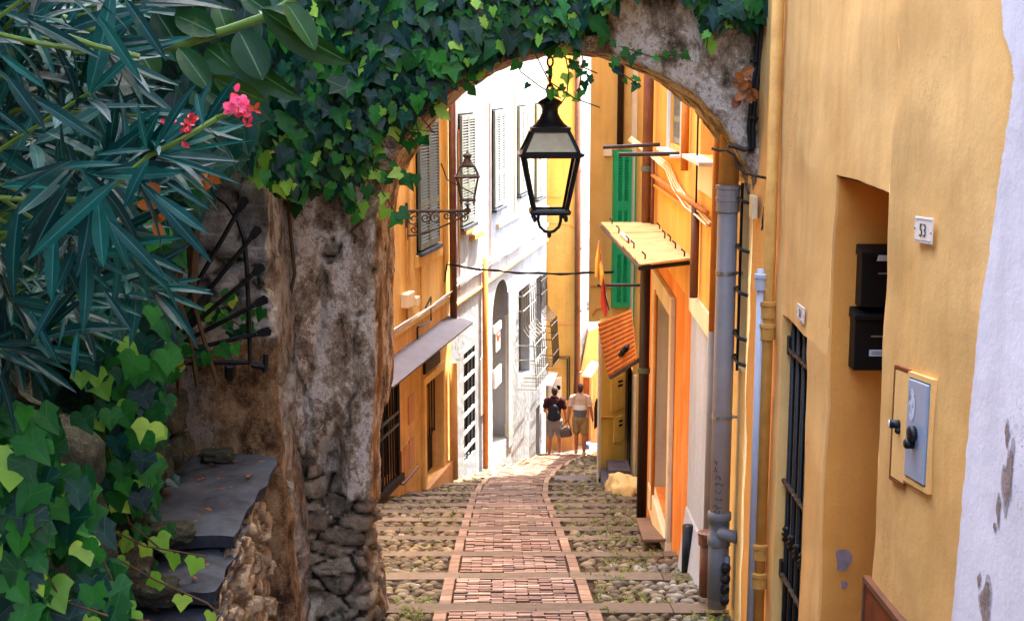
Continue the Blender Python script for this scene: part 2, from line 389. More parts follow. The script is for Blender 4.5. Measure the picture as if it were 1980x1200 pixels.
BAND = [1.4, 2.9, 4.4, 5.9, 7.45, 9.02, 10.6, 12.06, 13.4, 14.3, 15.3, 16.4, 17.3, 18.4, 19.4, 21.2, 23.0, 24.8, 26.6, 28.6, 30.8, 33.2]
def tread_z(y):   # surface height of the stepped ramp
    for a, b in zip(BAND, BAND[1:]):
        if a <= y < b:
            r = .04; return lerp(G(a)-r, G(b)+r, (y-a)/(b-a))
    return G(y)
SCX = [(5,.06),(9,.035),(13,.0),(19,-.04),(22,.06),(25.5,.36),(28,.72),(30,1.05),(33,1.6)]
def scx(y): return table(SCX, y)
SW = .57
mort = MB(); bandm = MB(); brick = MB(); edge = MB(); cob = MB(); weeds = MB()
def left_lim(y): return LFX(y) if y > 9.6 else (-.86 if y > 8.2 else -1.4)
for a, b in zip(BAND, BAND[1:]):
    n = 5; bw = .26 if b < 12 else .2
    for k in range(n):
        y0, y1 = lerp(a, b, k/n), lerp(a, b, (k+1)/n); e = 1e-4
        z0, z1 = tread_z(y0+e)-.02, tread_z(y1-e)-.02
        mort.quad((LFX(y0)-.5 if y0 > 9.6 else -1.7, y0, z0), (RFX(y0)+.6, y0, z0), (RFX(y1)+.6, y1, z1), (LFX(y1)-.5 if y0 > 9.6 else -1.7, y1, z1))
    # kerb stone band across the whole width, nosing on the downhill side, laid as separate lengths
    x = left_lim(b)-.3; xr = RFX(b)+.3
    if b < 25:
        while x < xr:
            w = random.uniform(.7, 1.4); x2 = min(x+w, xr)
            j = random.uniform(-.012, .012); t0 = tread_z(b-bw)+.006; t1 = tread_z(b-.001)+.012
            bandm.hexa([(x+.004, b-bw+j, t0-.2), (x2-.004, b-bw+j, t0-.2), (x2-.004, b+j+.01, t1-.2), (x+.004, b+j+.01, t1-.2), (x+.004, b-bw+j, t0), (x2-.004, b-bw+j, t0+random.uniform(-.004,.004)), (x2-.004, b+j+.01, t1), (x+.004, b+j+.01, t1)])
            x = x2
    # bricks
    y = a+.02; row = 0
    while y < b-bw-.03 if b < 25 else y < b-.03:
        h = .062; c = scx(y); tx = (scx(y+.3)-c)/.3
        t = Vector((1, -tx, 0)).normalized(); s = Vector((tx, 1, 0)).normalized()
        nb = 5; L = (2*SW-.2)/nb; off = (row % 2)*L/2
        x = -SW+.1
        cuts = [-SW+.1]+[-SW+.1+off+L*i for i in range(0 if off else 1, nb)]+[SW-.1]
        for q0, q1 in zip(cuts, cuts[1:]):
            if q1-q0 < .03: continue
            m = c+(q0+q1)/2; o = Vector((c, y+h/2, 0))+t*((q0+q1)/2); o.z = tread_z(min(max(o.y, a+.001), b-.001))+.003+random.uniform(-.008,.006)-.02*max(0, mnoise.noise(Vector((o.x*2.2, o.y*1.5, 7))))
            sl = (tread_z(b-.01)-tread_z(a+.01))/(b-a); sv = Vector((s.x, s.y, sl)).normalized()
            brick.obox(o, t*((q1-q0)/2-random.uniform(.003,.009)), sv*(h/2-random.uniform(.004,.009)), Vector((random.uniform(-.16,.16), random.uniform(-.16,.16), 1))*.022)
        y += h; row += 1
    y = a+.02
    while y < (b-bw-.05 if b < 25 else b-.05):
        h = .2; c = scx(y); tx = (scx(y+.3)-c)/.3; t = Vector((1,-tx,0)).normalized(); s = Vector((tx,1,(tread_z(b-.01)-tread_z(a+.01))/(b-a))).normalized()
        hh = min(h, (b-bw if b < 25 else b)-y-.005)
        for sd in (-1, 1):
            o = Vector((c, y+hh/2, 0))+t*sd*(SW-.045); o.z = tread_z(min(max(o.y, a+.001), b-.001))+.006
            edge.obox(o, t*.042, s*(hh/2-.005), Vector((0,0,.022)))
        y += h
    # cobbles
    y = a+.03
    while y < b-bw-.02 if b < 25 else y < b:
        sz = .052 if y < 14 else .07 if y < 22 else .1
        c = scx(y)
        for lo, hi, side in ((left_lim(y)-.05, c-SW-.02, -1), (c+SW+.02, RFX(y)+.03, 1)):
            x = lo+random.uniform(0, sz)
            while x < hi:
                rx = sz*random.uniform(.6, 1.35); ry = sz*random.uniform(.45, .75)
                if x+rx > hi: break
                yy = y+random.uniform(-.018,.018); z = tread_z(min(max(yy, a+.001), b-.001))
                ro = Euler((random.uniform(-.15,.15), random.uniform(-.15,.15), random.uniform(-.5,.5))).to_matrix()
                cob.cur = 1 if (side > 0 and x > 1.0 and y < 11.5 and random.random() < .75) or random.random() < .05 else 0
                if yy+ry < b-(bw if b < 25 else 0): cob.ell((x+rx*.9, yy, z-.012+random.uniform(-.008,.006)), (rx*.95, ry, sz*.55), *((8,5) if y < 14 else (6,4)), jit=.07, rot=ro)
                x += rx*2+.006
        y += sz*1.28
    # weeds in the joints
    nw = int(150*(b-a)) if b < 20 else int(50*(b-a))
    for q in range(nw):
        y = random.uniform(a, b); c = scx(y); side = random.random() < .66
        x = random.uniform(c+SW+.03, RFX(y)) if side else random.uniform(left_lim(y), c-SW-.03)
        if mnoise.noise(Vector((x*2.3, y*1.7, 3))) < .02: continue
        z = tread_z(y)+.008
        for l in range(random.randint(4, 8)):
            an = random.uniform(0, 6.28); ln = random.uniform(.015, .05); w = .008
            d = Vector((math.cos(an), math.sin(an), random.uniform(.3, 1.2))).normalized()*ln; p = Vector((-math.sin(an), math.cos(an), 0))*w
            q0 = Vector((x+random.uniform(-.03,.03), y+random.uniform(-.03,.03), z))
            weeds.add([q0, q0+d*.5+p, q0+d, q0+d*.5-p], [(0,1,2,3)])
def stonemat(name, stops, rough=.75, val=.5):
    t = NT(name); a = t.ramp(t.rand(), stops)
    dk = t.ramp(t.noise(22, 5, .6), [(.3, .7), (.7, 1.12)]); a = t.mix(1.0, a, dk, 'MULTIPLY')
    big = t.ramp(t.noise(.8, 4, .6), [(.35, .72), (.7, 1.1)]); a = t.mix(1.0, a, big, 'MULTIPLY')
    t.bump(t.noise(50, 4, .6), .3, .01); return t.fin(a, rough, .35)
M['brickp'] = stonemat('worn_red_paving_brick', [(0,'#5e4436'),(.4,'#85624e'),(.75,'#a07e68'),(1,'#c0a28c')], .5)
M['edgeb'] = stonemat('pale_edging_brick', [(0,'#806250'),(.6,'#96765e'),(1,'#ac8c72')])
M['cob'] = stonemat('brown_cobble', [(0,'#4a3c2a'),(.35,'#63523a'),(.7,'#7c6a4a'),(1,'#988662')])
M['cobl'] = stonemat('pale_pebble', [(0,'#6e6454'),(.5,'#8a7f6c'),(1,'#aea28e')])
M['band'] = stonemat('worn_step_kerb', [(0,'#665544'),(1,'#7a6853')])
M['mortar'] = simple('dirty_mortar_bed', '#4a3b28', .95, .1, 0, .3, 5, .5, '#34281a', 30)
pav = mort.build('paving_bed', M['mortar'], origin=(0,0,0)); tag(pav, None, None, kind='structure')
for nm, b_, m_ in (('street_kerbs', bandm, M['band']), ('brick_path', brick, M['brickp']), ('path_edging', edge, M['edgeb'])):
    tag(b_.build(nm, m_, origin=(0,0,0)), None, None, kind='structure')
tag(cob.build('cobbled_pavement', [M['cob'], M['cobl']], smooth=True, origin=(0,0,0)), None, None, kind='structure')
tag(weeds.build('weeds', M['moss'], origin=(0,0,0)), 'tufts of green and yellow weeds growing between the cobbles', 'weeds', kind='stuff')
# inset pale slab and manhole cover in the cobbles
for (px, py, w, h, nm, mt) in ((1118, 998, .62, .2, 'stone', M['band']), (1107, 926, .62, .5, 'cover', M['awn'])):
    d = ray(px, py); t = 1.0
    for _ in range(60):
        q = d*t; t *= (tread_z(q.y)+.02)/q.z if q.z < 0 else 1
    q = d*t; mb = MB(); mb.obox((q.x, q.y, tread_z(q.y)+.01), (w/2, 0, 0), (0, h/2, -.16*h/2), (0, 0, .03))
    o = mb.build('paving_slab' if nm == 'stone' else 'manhole_cover', mt, bevel=.006)
    tag(o, 'flat rectangular stone slab set in the cobbles right of the brick path' if nm == 'stone' else 'dull metal manhole cover beside the curve of the brick path', 'paving slab' if nm == 'stone' else 'manhole cover')

# ================================================================== RUBBLE SURFACES
def fbm(p, o=4): return mnoise.fractal(p, 1.0, 2.0, o)
def rubgrid(name, pts, nrm, mat, sc=5.0, amp=.05, plas=lambda p: 0, extra=None, parent=None, squash=1.7, noise_amp=.03, seed=0, tint=None):
    """pts: rows x cols of Vectors on the surface, nrm the same of outward normals."""
    R, C = len(pts), len(pts[0]); vs = []; cols = []
    so = Vector((seed*3.1, seed*1.7, seed*2.3))
    for i in range(R):
        for j in range(C):
            p = pts[i][j]; q = Vector((p.x, p.y, p.z*squash))*sc+so
            q = q+Vector((mnoise.noise(q*.7), mnoise.noise(q*.7+Vector((5,5,5))), mnoise.noise(q*.7+Vector((9,1,4)))))*.35
            ds, ps = mnoise.voronoi(q)
            st = smooth(.02, .15, ds[1]-ds[0]); cell = (math.sin(ps[0].x*12.9+ps[0].y*78.2+ps[0].z*37.7)*43758.5) % 1
            pl = max(0, min(1, plas(p)))
            d = lerp((st*(.55+.6*cell)-.5)*amp, amp*.55, pl)+fbm(p*2.1+so, 5)*noise_amp+fbm(p*9+so, 5)*noise_amp*.45
            if extra: d += extra(p)
            vs.append(p+nrm[i][j]*d); cols.append((cell, lerp(st, 1, pl), pl, tint(p) if tint else 0))
    fs = [(i*C+j, i*C+j+1, (i+1)*C+j+1, (i+1)*C+j) for i in range(R-1) for j in range(C-1)]
    mb = MB(); mb.add(vs, fs)
    o = mb.build(name, mat, parent, smooth=True)
    ca = o.data.color_attributes.new('Col', 'FLOAT_COLOR', 'POINT')
    ca.data.foreach_set('color', np.array(cols, dtype=np.float32).ravel())
    return o
def grid_path(path, z0, z1, nz, step, batter=None):
    """vertical sheet over a plan path [(x,y)...] (outward = right of travel)"""
    P2 = [Vector((x, y, 0)) for x, y in path]; out = []; nr = []
    for a, b in zip(P2, P2[1:]):
        n = max(1, int((b-a).length/step)); d = (b-a).normalized(); nn = Vector((d.y, -d.x, 0))
        for k in range(n+(b is P2[-1])):
            out.append(a.lerp(b, k/n)); nr.append(nn)
    sm = []
    for i in range(len(nr)):
        v = Vector((0,0,0))
        for k in range(-2, 3): v += nr[max(0, min(len(nr)-1, i+k))]
        sm.append(v.normalized())
    rows = []; rn = []
    for i in range(nz+1):
        z = lerp(z0, z1, i/nz); rows.append([p+Vector((0,0,z))+(n*batter(z) if batter else Vector((0,0,0))) for p, n in zip(out, sm)]); rn.append(sm)
    return rows, rn

# ------------------------------------------------------------------ the arch over the street
ARY, ACX, ACZ, ARR = 8.3, .355, -1.06, 1.245
arch = thing('stone_arch', 'weathered stone arch spanning the lane, ivy over its top', 'arch', (.3, 8.6, G(8.6)))
ts = []
for k in range(150): ts.append(('L', lerp(-4.1, ACZ, k/150)))
for k in range(161): ts.append(('A', math.pi*(1-k/160*.985)))
rows = []; nrs = []
ZT = 1.5; BLX = -1.75
for kind, v in ts:
    if kind == 'L':
        z = v; Cx = lerp(-.985, ACX-ARR, smooth(-4.1, -1.2, z)); Cf = Vector((Cx, ARY, z)); B = Vector((BLX, ARY+.03, z)); ni = Vector((1, -.1, 0)).normalized()
    else:
        Cf = Vector((ACX+ARR*math.cos(v), ARY, ACZ+ARR*math.sin(v))); ni = Vector((-math.cos(v), 0, -math.sin(v)))
        f = 1-v/math.pi
        if f < .25: B = Vector((BLX, ARY, lerp(ACZ, ZT, f/.25)))
        elif f < .85: B = Vector((lerp(BLX, 1.75, (f-.25)/.6), ARY, ZT))
        else: B = Vector((1.75, ARY, lerp(ZT, ACZ, (f-.85)/.15)))
    low = smooth(-2.05, -2.3, Cf.z)
    dy = lerp(.85, .42, low)
    back = Cf+Vector((.06*dy*max(0, -ni.x*0+1)*(1 if Cf.x < 0 else max(0, 1-Cf.x*1.5) if Cf.x < .66 else 0), dy, 0))
    row = []; nn = []
    for k in range(56): s_ = k/55; row.append(B.lerp(Cf, s_)); w = smooth(.9, 1.0, s_); nn.append((Vector((0,-1,0))*(1-w*.5)+ni*w*.5).normalized())
    for k in range(1, 31): s_ = k/30; row.append(Cf.lerp(back, s_)); w = smooth(.12, 0, s_)*.5; w2 = smooth(.9, 1, s_)*.5; nn.append((ni*(1-w-w2)+Vector((0,-1,0))*w+Vector((0,1,0))*w2).normalized())
    Bb = Vector((B.x, back.y, B.z))
    for k in range(1, 9): row.append(back.lerp(Bb, k/8)); nn.append(Vector((0,1,0)))
    rows.append(row); nrs.append(nn)
def arch_extra(p):
    d = 0
    # eroded hollow and broken stones low on the pillar
    for (x, z, r, rz, a) in ((-1.165, -2.5, .07, .17, -.24), (-1.12, -2.3, .035, .1, -.09), (-1.2, -2.72, .08, .05, -.08), (-1.28, -3.35, .12, .07, -.08), (-1.05, -3.55, .16, .09, -.07), (-1.2,-1.3,.05,.5,-.03)):
        if p.y < 8.45: d += a*math.exp(-((p.x-x)/r)**2-((p.z-z)/rz)**2)
    for (x0, za, zb_, ph) in ((-1.24,-2.9,-1.1,.3),(-1.03,-2.6,-1.5,2.1),(-1.36,-3.9,-1.0,4.)):
        if p.y < 8.5 and za < p.z < zb_:
            xc = x0+.05*math.sin(p.z*4+ph)+.04*mnoise.noise(Vector((ph, 0, p.z*7))); d -= .035*math.exp(-((p.x-xc)/.011)**2)
    if p.y < 8.9 and p.z < -2.9: d += .07*smooth(-2.9, -3.7, p.z)*(1 if p.x > -1.1 else .3)
    return d
def arch_plas(p):
    n = mnoise.noise(p*2.2+Vector((3,7,1)))+.5*mnoise.noise(p*6)+.25*mnoise.noise(p*15)
    if p.z > -1.0:
        rr = math.hypot(p.x-ACX, p.z-ACZ)-ARR
        return smooth(-.6, -.5, n)
    return smooth(-.08, .03, n+.7*smooth(-2.8, -1.9, p.z)-.36)
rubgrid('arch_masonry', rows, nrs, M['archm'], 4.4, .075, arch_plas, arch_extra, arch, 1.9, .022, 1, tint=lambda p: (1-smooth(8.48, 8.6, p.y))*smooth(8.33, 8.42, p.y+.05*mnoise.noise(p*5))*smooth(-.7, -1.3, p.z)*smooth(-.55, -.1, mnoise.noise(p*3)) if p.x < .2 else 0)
# ------------------------------------------------------------------ stone wall left of the arch (front face, corner, return)
def wb(z): return lerp(.06, -.06, smooth(-4, 0, z))
r_, n_ = grid_path([(-4.6, 7.35), (-1.34, 7.4), (-1.40, 8.42)], -4.4, 1.6, 150, .03, wb)
sw = rubgrid('stone_wall', r_, n_, M['rubble'], 4.2, .07, lambda p: max(smooth(.05, .3, mnoise.noise(p*1.9+Vector((1,2,9)))+(.35 if p.x > -1.5 and p.y > 7.5 else -.15)), (1-smooth(-1.42, -1.36, p.z+.03*mnoise.noise(p*6))) if p.y < 7.5 else 0), None, None, 2.6, .03, 2, tint=lambda p: (1-smooth(-1.5, -1.4, p.z))*smooth(-1.95, -1.6, p.x+.2*mnoise.noise(p*5))*.75 if p.y < 7.5 else .35*smooth(-.1,.3,mnoise.noise(p*3)))
tag(sw, 'rough stone block wall left of the arch pillar, behind the iron fan guard', 'wall')
# rough retaining wall that drops from the stair ledge to the street
mb = None
r_, n_ = grid_path([(-1.36, 3.2), (-1.30, 5.2), (-1.34, 6.2), (-1.41, 7.42)], -4.4, -2.1, 150, .014)
for i, row in enumerate(r_):
    for p in row:
        top = table([(3.2,-2.75),(5.2,-2.36),(5.62,-2.34),(5.7,-2.22),(6.0,-2.2),(6.1,-2.1),(8,-2.1)], p.y)-.05
        p.z = lerp(-4.4, top, i/(len(r_)-1))
rw = rubgrid('retaining_wall', r_, n_, M['tanrub'], 8.0, .085, lambda p: 0, None, None, 1.3, .025, 3)
tag(rw, 'rough cobble retaining wall below the stair ledge, facing the street', 'wall')
# slate steps climbing to the gate
stairs = thing('stone_stair', 'narrow worn grey slate steps climbing beside the arch pillar', 'stairs', (-1.6, 6.2, -3.0))
for (y0, y1, z, xl) in ((6.04, 7.42, -2.10, -2.2), (5.62, 6.12, -2.21, -2.1), (5.14, 5.72, -2.34, -2.0), (4.6, 5.26, -2.5, -2.0)):
    nx, ny = 26, 30; top = []; nr = []
    for j in range(ny+1):
        y = lerp(y0, y1, j/ny); rr = []
        for i in range(nx+1):
            x = lerp(xl, -1.31+.03*mnoise.noise(Vector((y*4, z, 0))), i/nx); e = min(1, min(i, nx-i)/3, j/3)
            yy = y+(.05*mnoise.noise(Vector((x*6, z*5, 2))) if j == 0 else 0)
            rr.append(Vector((x, yy, z-.02*(1-e)+.022*fbm(Vector((x*4, y*4, z)), 5))))
        top.append(rr)
    mb = MB(); C = nx+1; mb.v = [tuple(p) for r in top for p in r]
    for j in range(ny):
        for i in range(nx): mb.f.append([j*C+i, j*C+i+1, (j+1)*C+i+1, (j+1)*C+i]); mb.m.append(0)
    for i in range(nx):   # broken front edge, undercut
        a, b = top[0][i], top[0][i+1]; d = Vector((0,.03,-.07)); mb.quad(a, a+d, b+d, b)
        mb.quad(a+d, a+d+Vector((0,.35,0)), b+d+Vector((0,.35,0)), b+d)
    for j in range(ny):
        a, b = top[j][nx], top[j+1][nx]; d = Vector((-.02,0,-.07)); mb.quad(a, b, b+d, a+d)
    mb.build('stair_slab', M['slate'], stairs, smooth=False)
mb = MB(); mb.box(-2.4, 4.2, -4.3, -1.42, 7.4, -2.62); mb.box(-2.4, 5.5, -2.62, -1.42, 7.4, -2.42); mb.box(-2.4, 6.35, -2.42, -1.42, 7.4, -2.2)
mb.build('stair_core', M['slate'], stairs)
# boulders beside the steps
def boulder(name, c, r, label, seed, mat, group=None):
    bm = bmesh.new(); bmesh.ops.create_icosphere(bm, subdivisions=4, radius=1); cols = []
    for v in bm.verts:
        d = v.co.normalized(); q = d*1.6+Vector((seed*2.7, seed, 0)); ds, ps = mnoise.voronoi(q*1.3)
        k = 1+.28*fbm(q, 4)+.12*(ds[1]-ds[0]); s_ = max(abs(d.x), abs(d.y), abs(d.z))
        v.co = Vector((d.x*r[0], d.y*r[1], d.z*r[2]))*k*lerp(1, .8/s_, .55); cols.append(((seed*.37) % 1, 1, 0, 1))
    me = bpy.data.meshes.new(name); bm.to_mesh(me); bm.free(); o = bpy.data.objects.new(name, me); COL.objects.link(o); o.location = c
    me.materials.append(mat); me.polygons.foreach_set('use_smooth', [True]*len(me.polygons))
    ca = me.color_attributes.new('Col', 'FLOAT_COLOR', 'POINT'); ca.data.foreach_set('color', np.array(cols, dtype=np.float32).ravel())
    return tag(o, label, 'boulder', group)
for i, (px, py, y, r, lb) in enumerate((
    (300, 800, 6.9, (.17,.2,.13), 'mossy boulder against the wall just left of the orange patch'),
    (245, 1010, 6.2, (.15,.2,.11), 'flat topped grey boulder left of the middle step'),
    (285, 905, 6.5, (.13,.16,.12), 'rounded dark boulder left of the top step'),
    (225, 1110, 5.7, (.16,.2,.16), 'low boulder beside the bottom step'),
    (325, 870, 6.9, (.12,.14,.1), 'small dark boulder in the corner below the stained wall'),
    (262, 840, 6.6, (.14,.16,.15), 'mossy boulder half hidden by the hanging ivy'),
    (255, 950, 6.1, (.1,.14,.07), 'flat pale stone jutting beside the top step'),
    (420, 880, 7.2, (.1,.06,.04), 'flat slate chip lying against the stained wall'),
    (330, 1030, 5.95, (.12,.08,.05), 'small broken slate piece lying on the middle step'),
    (290, 1140, 5.35, (.12,.09,.05), 'small broken slate piece lying on the bottom step'))):
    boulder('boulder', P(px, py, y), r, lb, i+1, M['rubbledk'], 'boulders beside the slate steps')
# near rock wall at the far left
rb = []; nb_ = []
r_, n_ = grid_path([(-3.6, 4.3), (-1.6, 4.32), (-1.49, 4.38), (-1.46, 4.55), (-1.9, 4.8)], -4.4, -1.0, 90, .03, lambda z: -.35*smooth(-1.35, -1.0, z)**2+.03)
for k in range(1, 9):   # roll the top backward
    r_.append([Vector((p.x*1.0-.05*k*(1 if p.x > -1.6 else 0), p.y+.12*k if p.y < 4.6 else p.y, p.z+.006*k)) for p in r_[90]]); n_.append([Vector((0,0,1))]*len(r_[0]))
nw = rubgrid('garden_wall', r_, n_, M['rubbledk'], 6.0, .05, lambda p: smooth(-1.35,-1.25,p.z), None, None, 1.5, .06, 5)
tag(nw, 'mossy rock garden wall at far left under hanging ivy', 'wall')
# tall garden wall behind the shrubs, and the garden terrace
r_, n_ = grid_path([(-2.75, -6), (-2.7, 3.0), (-2.6, 7.5)], -4.4, 2.6, 60, .07)
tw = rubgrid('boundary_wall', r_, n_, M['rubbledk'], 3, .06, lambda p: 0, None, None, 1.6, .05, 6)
tag(tw, 'dark shaded stone boundary wall behind the oleander shrub', 'wall')
mb = MB(); mb.box(-2.8, -6, -2.2, -1.72, 4.4, -1.25)
tag(mb.build('garden_terrace', M['earth']), None, None, kind='structure')
# ================================================================== BUILDINGS
N = Fac(1.50, 8, 0.0, -1); UNN = N.U(1712); NN = Fac(1.50, UNN, -.035, -1); R = Fac(1.48, 8, .015, -1); L = Fac(-1.05, 22, .194, 1)
ZB = -12.0
def part(mb, name, mat, parent, **k): return mb.build(name, mat, parent, **k)
def facbox(F, name, mat, parent, u0, u1, z0, z1, o0, o1, sl=0, bevel=0):
    mb = MB(); F.box(mb, u0, u1, z0, z1, o0, o1, sl); return mb.build(name, mat, parent, bevel=bevel)
def louvre(F, mb, u0, u1, z0, z1, o, n, fr=.04, dep=.035, mids=(.33,)):
    """one shutter leaf on a facade: stiles, rails and tilted slats"""
    F.box(mb, u0, u0+fr, z0, z1, o, o+dep); F.box(mb, u1-fr, u1, z0, z1, o, o+dep)
    rails = [z0, z1-fr*1.6]+[lerp(z0, z1, m) for m in mids]
    for z in rails: F.box(mb, u0+fr, u1-fr, z, z+fr*1.6, o+.002, o+dep-.002)
    rails.sort()
    for a, b in zip(rails, rails[1:]):
        a += fr*1.6; k = max(2, int(n*(b-a)/(z1-z0)))
        for i in range(k):
            z = a+(b-a)*(i+.5)/k; h = (b-a)/k*.5
            p = [F.pt(u0+fr, z+h*.75, o+.004), F.pt(u1-fr, z+h*.75, o+.004), F.pt(u1-fr, z-h*.55, o+dep-.002), F.pt(u0+fr, z-h*.55, o+dep-.002)]
            q = [v+Vector((0,0,.006)) for v in p]; mb.hexa(p+q)
    return mb

def wobble(mb, lo, hi, step=.09, amp=.012):
    out = MB()
    for f, m in zip(mb.f, mb.m):
        q = [Vector(mb.v[i]) for i in f]; out.cur = m
        if len(q) != 4 or max(p.y for p in q) < lo or min(p.y for p in q) > hi: out.add(q, [tuple(range(len(q)))]); continue
        def cuts(a, b):
            n = max(1, min(160, int((b-a).length/step))); return n
        n1, n2 = max(cuts(q[0], q[1]), cuts(q[3], q[2])), max(cuts(q[1], q[2]), cuts(q[0], q[3])); V = []
        for i in range(n1+1):
            a, b_ = q[0].lerp(q[1], i/n1), q[3].lerp(q[2], i/n1)
            for j in range(n2+1):
                p = a.lerp(b_, j/n2); s_ = p*3.1; V.append(p+Vector((mnoise.noise(s_)*1.2+mnoise.noise(p*11)*.35, mnoise.noise(s_+Vector((7,3,1)))*.7+mnoise.noise(p*13)*.4, mnoise.noise(s_+Vector((2,9,4)))*.7+mnoise.noise(p*12+Vector((4,4,4)))*.4))*amp)
        C = n2+1; out.add(V, [(i*C+j, i*C+j+1, (i+1)*C+j+1, (i+1)*C+j) for i in range(n1) for j in range(n2)])
    return out
# ------------------------------------------------------------------ house with the number 53 recess (near right)
u53a, u53b = UNN, N.U(1606); z53 = N.Z(1657, 350)
uga, ugb = N.U(1566), N.U(1513); zg = N.Z(1540, 631)
h53 = thing('ochre_house', 'ochre plastered house on the near right with a deep recess and barred gate', 'house', (1.5, 6.5, G(6.5)))
mb = MB(); N.wall(mb, UNN, 8.35, ZB+6, 12, [(u53a, u53b, -5, z53, .62), (uga, ugb, -5, zg, .16)], 0)
part(wobble(mb, 3, 9), 'wall', M['wall53'], h53, smooth=True)
mb = MB(); e = [(4.45, 0)]
NN.wall(mb, 3.2, NN.U(1712), ZB+6, 3, [], 0); mb = wobble(mb, 3, 9); NN.wall(mb, -12, 3.2, ZB+6, 12, [], 0); NN.wall(mb, 3.2, NN.U(1712), 3, 12, [], 0); mb.quad((1.6,UNN+.1,3), (6,UNN+.1,3), (6,UNN+.1,12), (1.6,UNN+.1,12)); mb.quad((1.6,-12,12), (6,-12,12), (6,8.3,12), (1.6,8.3,12)); part(mb, 'wall', M['wall53'], h53, smooth=True)
mb = MB(); N.box(mb, u53a-.02, u53b+.02, -5, z53+.02, -.70, -.60); part(mb, 'recess_door', M['browndoor'], h53)
# thin plaster skin on the jamb, a deeper ochre
mb = MB(); y = u53b-.012; mb.quad((1.51,y,-5), (2.12,y,-5), (2.12,y,z53-.003), (1.51,y,z53-.003)); mb.quad((1.51,u53a,z53-.012), (1.51,u53b,z53-.012), (2.12,u53b,z53-.012), (2.12,u53a,z53-.012))
part(wobble(mb, 3, 9), 'recess_lining', M['jamb'], h53)
mb = MB(); N.box(mb, uga-.05, ugb+.05, -5, zg+.05, -.26, -.17); part(mb, 'gate_backing', M['dark'], h53)
gate = MB(); k = 5
for i in range(k):
    u = lerp(uga+.05, ugb-.05, i/(k-1)); pts = [N.pt(u, -5, -.06), N.pt(u, zg-.01, -.06)]; gate.tube(pts, .016, 8)
    for zc in (-2.55, -3.55): gate.lathe([(.016,-.05),(.03,-.03),(.018,-.012),(.034,0),(.018,.012),(.03,.03),(.016,.05)], N.pt(u, zc, -.06), 10)
part(gate, 'gate_bars', M['iron'], h53, smooth=True)
for zc in (N.Z(1536, 700), N.Z(1527, 965), N.Z(1520, 1150)):
    gm = MB(); pts = [N.pt(lerp(uga-.02, ugb+.02, i/24), zc+.008*math.sin(i*2.1), -.04) for i in range(25)]; gm.tube(pts, .012, 6); part(gm, 'gate_crossbar', M['irongrey'], h53)
for zc in (N.Z(1536, 690), N.Z(1520, 1140)): gm = MB(); N.box(gm, ugb-.05, ugb+.015, zc-.05, zc+.05, -.08, -.03); part(gm, 'gate_bracket', M['iron'], h53)
# repaired plaster patches
gpatch = simple('grey_plaster_patch', '#a08c90', .9, .2, 0, .2, 20)
for (px, py, ru, rz) in ((1630, 1082, .06, .045), (1632, 1130, .025, .016)):
    mb = MB(); y = u53b-.024; c = P(px, py, y); mb.poly([c+Vector((ru*.62*math.cos(t)*(1+.25*math.sin(3*t+1)), 0, rz*1.5*math.sin(t)*(1+.2*math.cos(2*t)))) for t in [i*math.pi/9 for i in range(18)]]); part(mb, 'plaster_patch', gpatch, h53)

def text_mesh(s, size, mat, F, u, z, o, parent, name, sx=1.0, tilt=0):
    cu = bpy.data.curves.new('t', 'FONT'); cu.body = s; cu.size = size; cu.extrude = .0012; cu.space_character = 1.15; cu.align_x = 'CENTER'; cu.align_y = 'CENTER'; cu.offset = -.0006
    to = bpy.data.objects.new('t', cu); COL.objects.link(to); bpy.context.view_layer.update()
    me = bpy.data.meshes.new_from_object(to.evaluated_get(bpy.context.evaluated_depsgraph_get())); bpy.data.objects.remove(to)
    mb = MB(); ru = -F.u if F.n.x < 0 else F.u
    X = np.array([v.co[:] for v in me.vertices]); lo, hi = X.min(0), X.max(0); k = size/(hi[1]-lo[1]); X = (X-(lo+hi)/2)*np.array([k*sx, k, 1])
    V = [F.pt(u, z, o)+ru*float(x[0])+Vector((0,0,float(x[1])+tilt*float(x[0])*-1))+F.n*float(x[2]+.0015) for x in X]
    mb.add(V, [list(p.vertices) for p in me.polygons]); bpy.data.meshes.remove(me)
    return mb.build(name, mat, parent)
def plate(F, px0, px1, pyt, pyb, txt, label, tilt, o=.0, tsx=.95, tsz=.5):
    pxm = (px0+px1)/2; u0, u1 = F.U(px1), F.U(px0); zt, zb = F.Z(pxm, pyt), F.Z(pxm, pyb); um = (u0+u1)/2; zm = (zt+zb)/2; h = zt-zb
    o += .012; t = thing('number_plate', label, 'house number', tuple(F.pt(um, zb, o)), 0, 'house number plates')
    mb = MB(); F.box(mb, u0, u1, zb-tilt*(u0-u1)/2, zt-tilt*(u0-u1)/2, o, o+.006, -tilt); mb.build('plate', M['enamel'], t, bevel=.002)
    mb = MB()
    for (a, b, c, d) in ((u0+.006, u1-.006, zt-.012, zt-.007), (u0+.006, u1-.006, zb+.007, zb+.012)): F.box(mb, a, b, c-tilt*(u0-u1)/2, d-tilt*(u0-u1)/2, o+.0062, o+.0072, -tilt)
    for uu in (u0+.006, u1-.006): mb.ell(F.pt(uu, zm, o+.006), (.004,.006,.006), 8, 5)
    mb.build('border_and_screws', M['metalgrey'], t)
    text_mesh(txt, h*tsz, M['ink'], F, um, zm, o+.0065, t, 'number', tsx, -tilt)
    return t
plate(NN, 1769, 1803, 417, 468, '53', 'white enamel plate reading 53 on the ochre wall', .06)
plate(N, 1547.5, 1561, 590, 622, '51', 'small faded white plate reading 51 above the barred gate', 0)
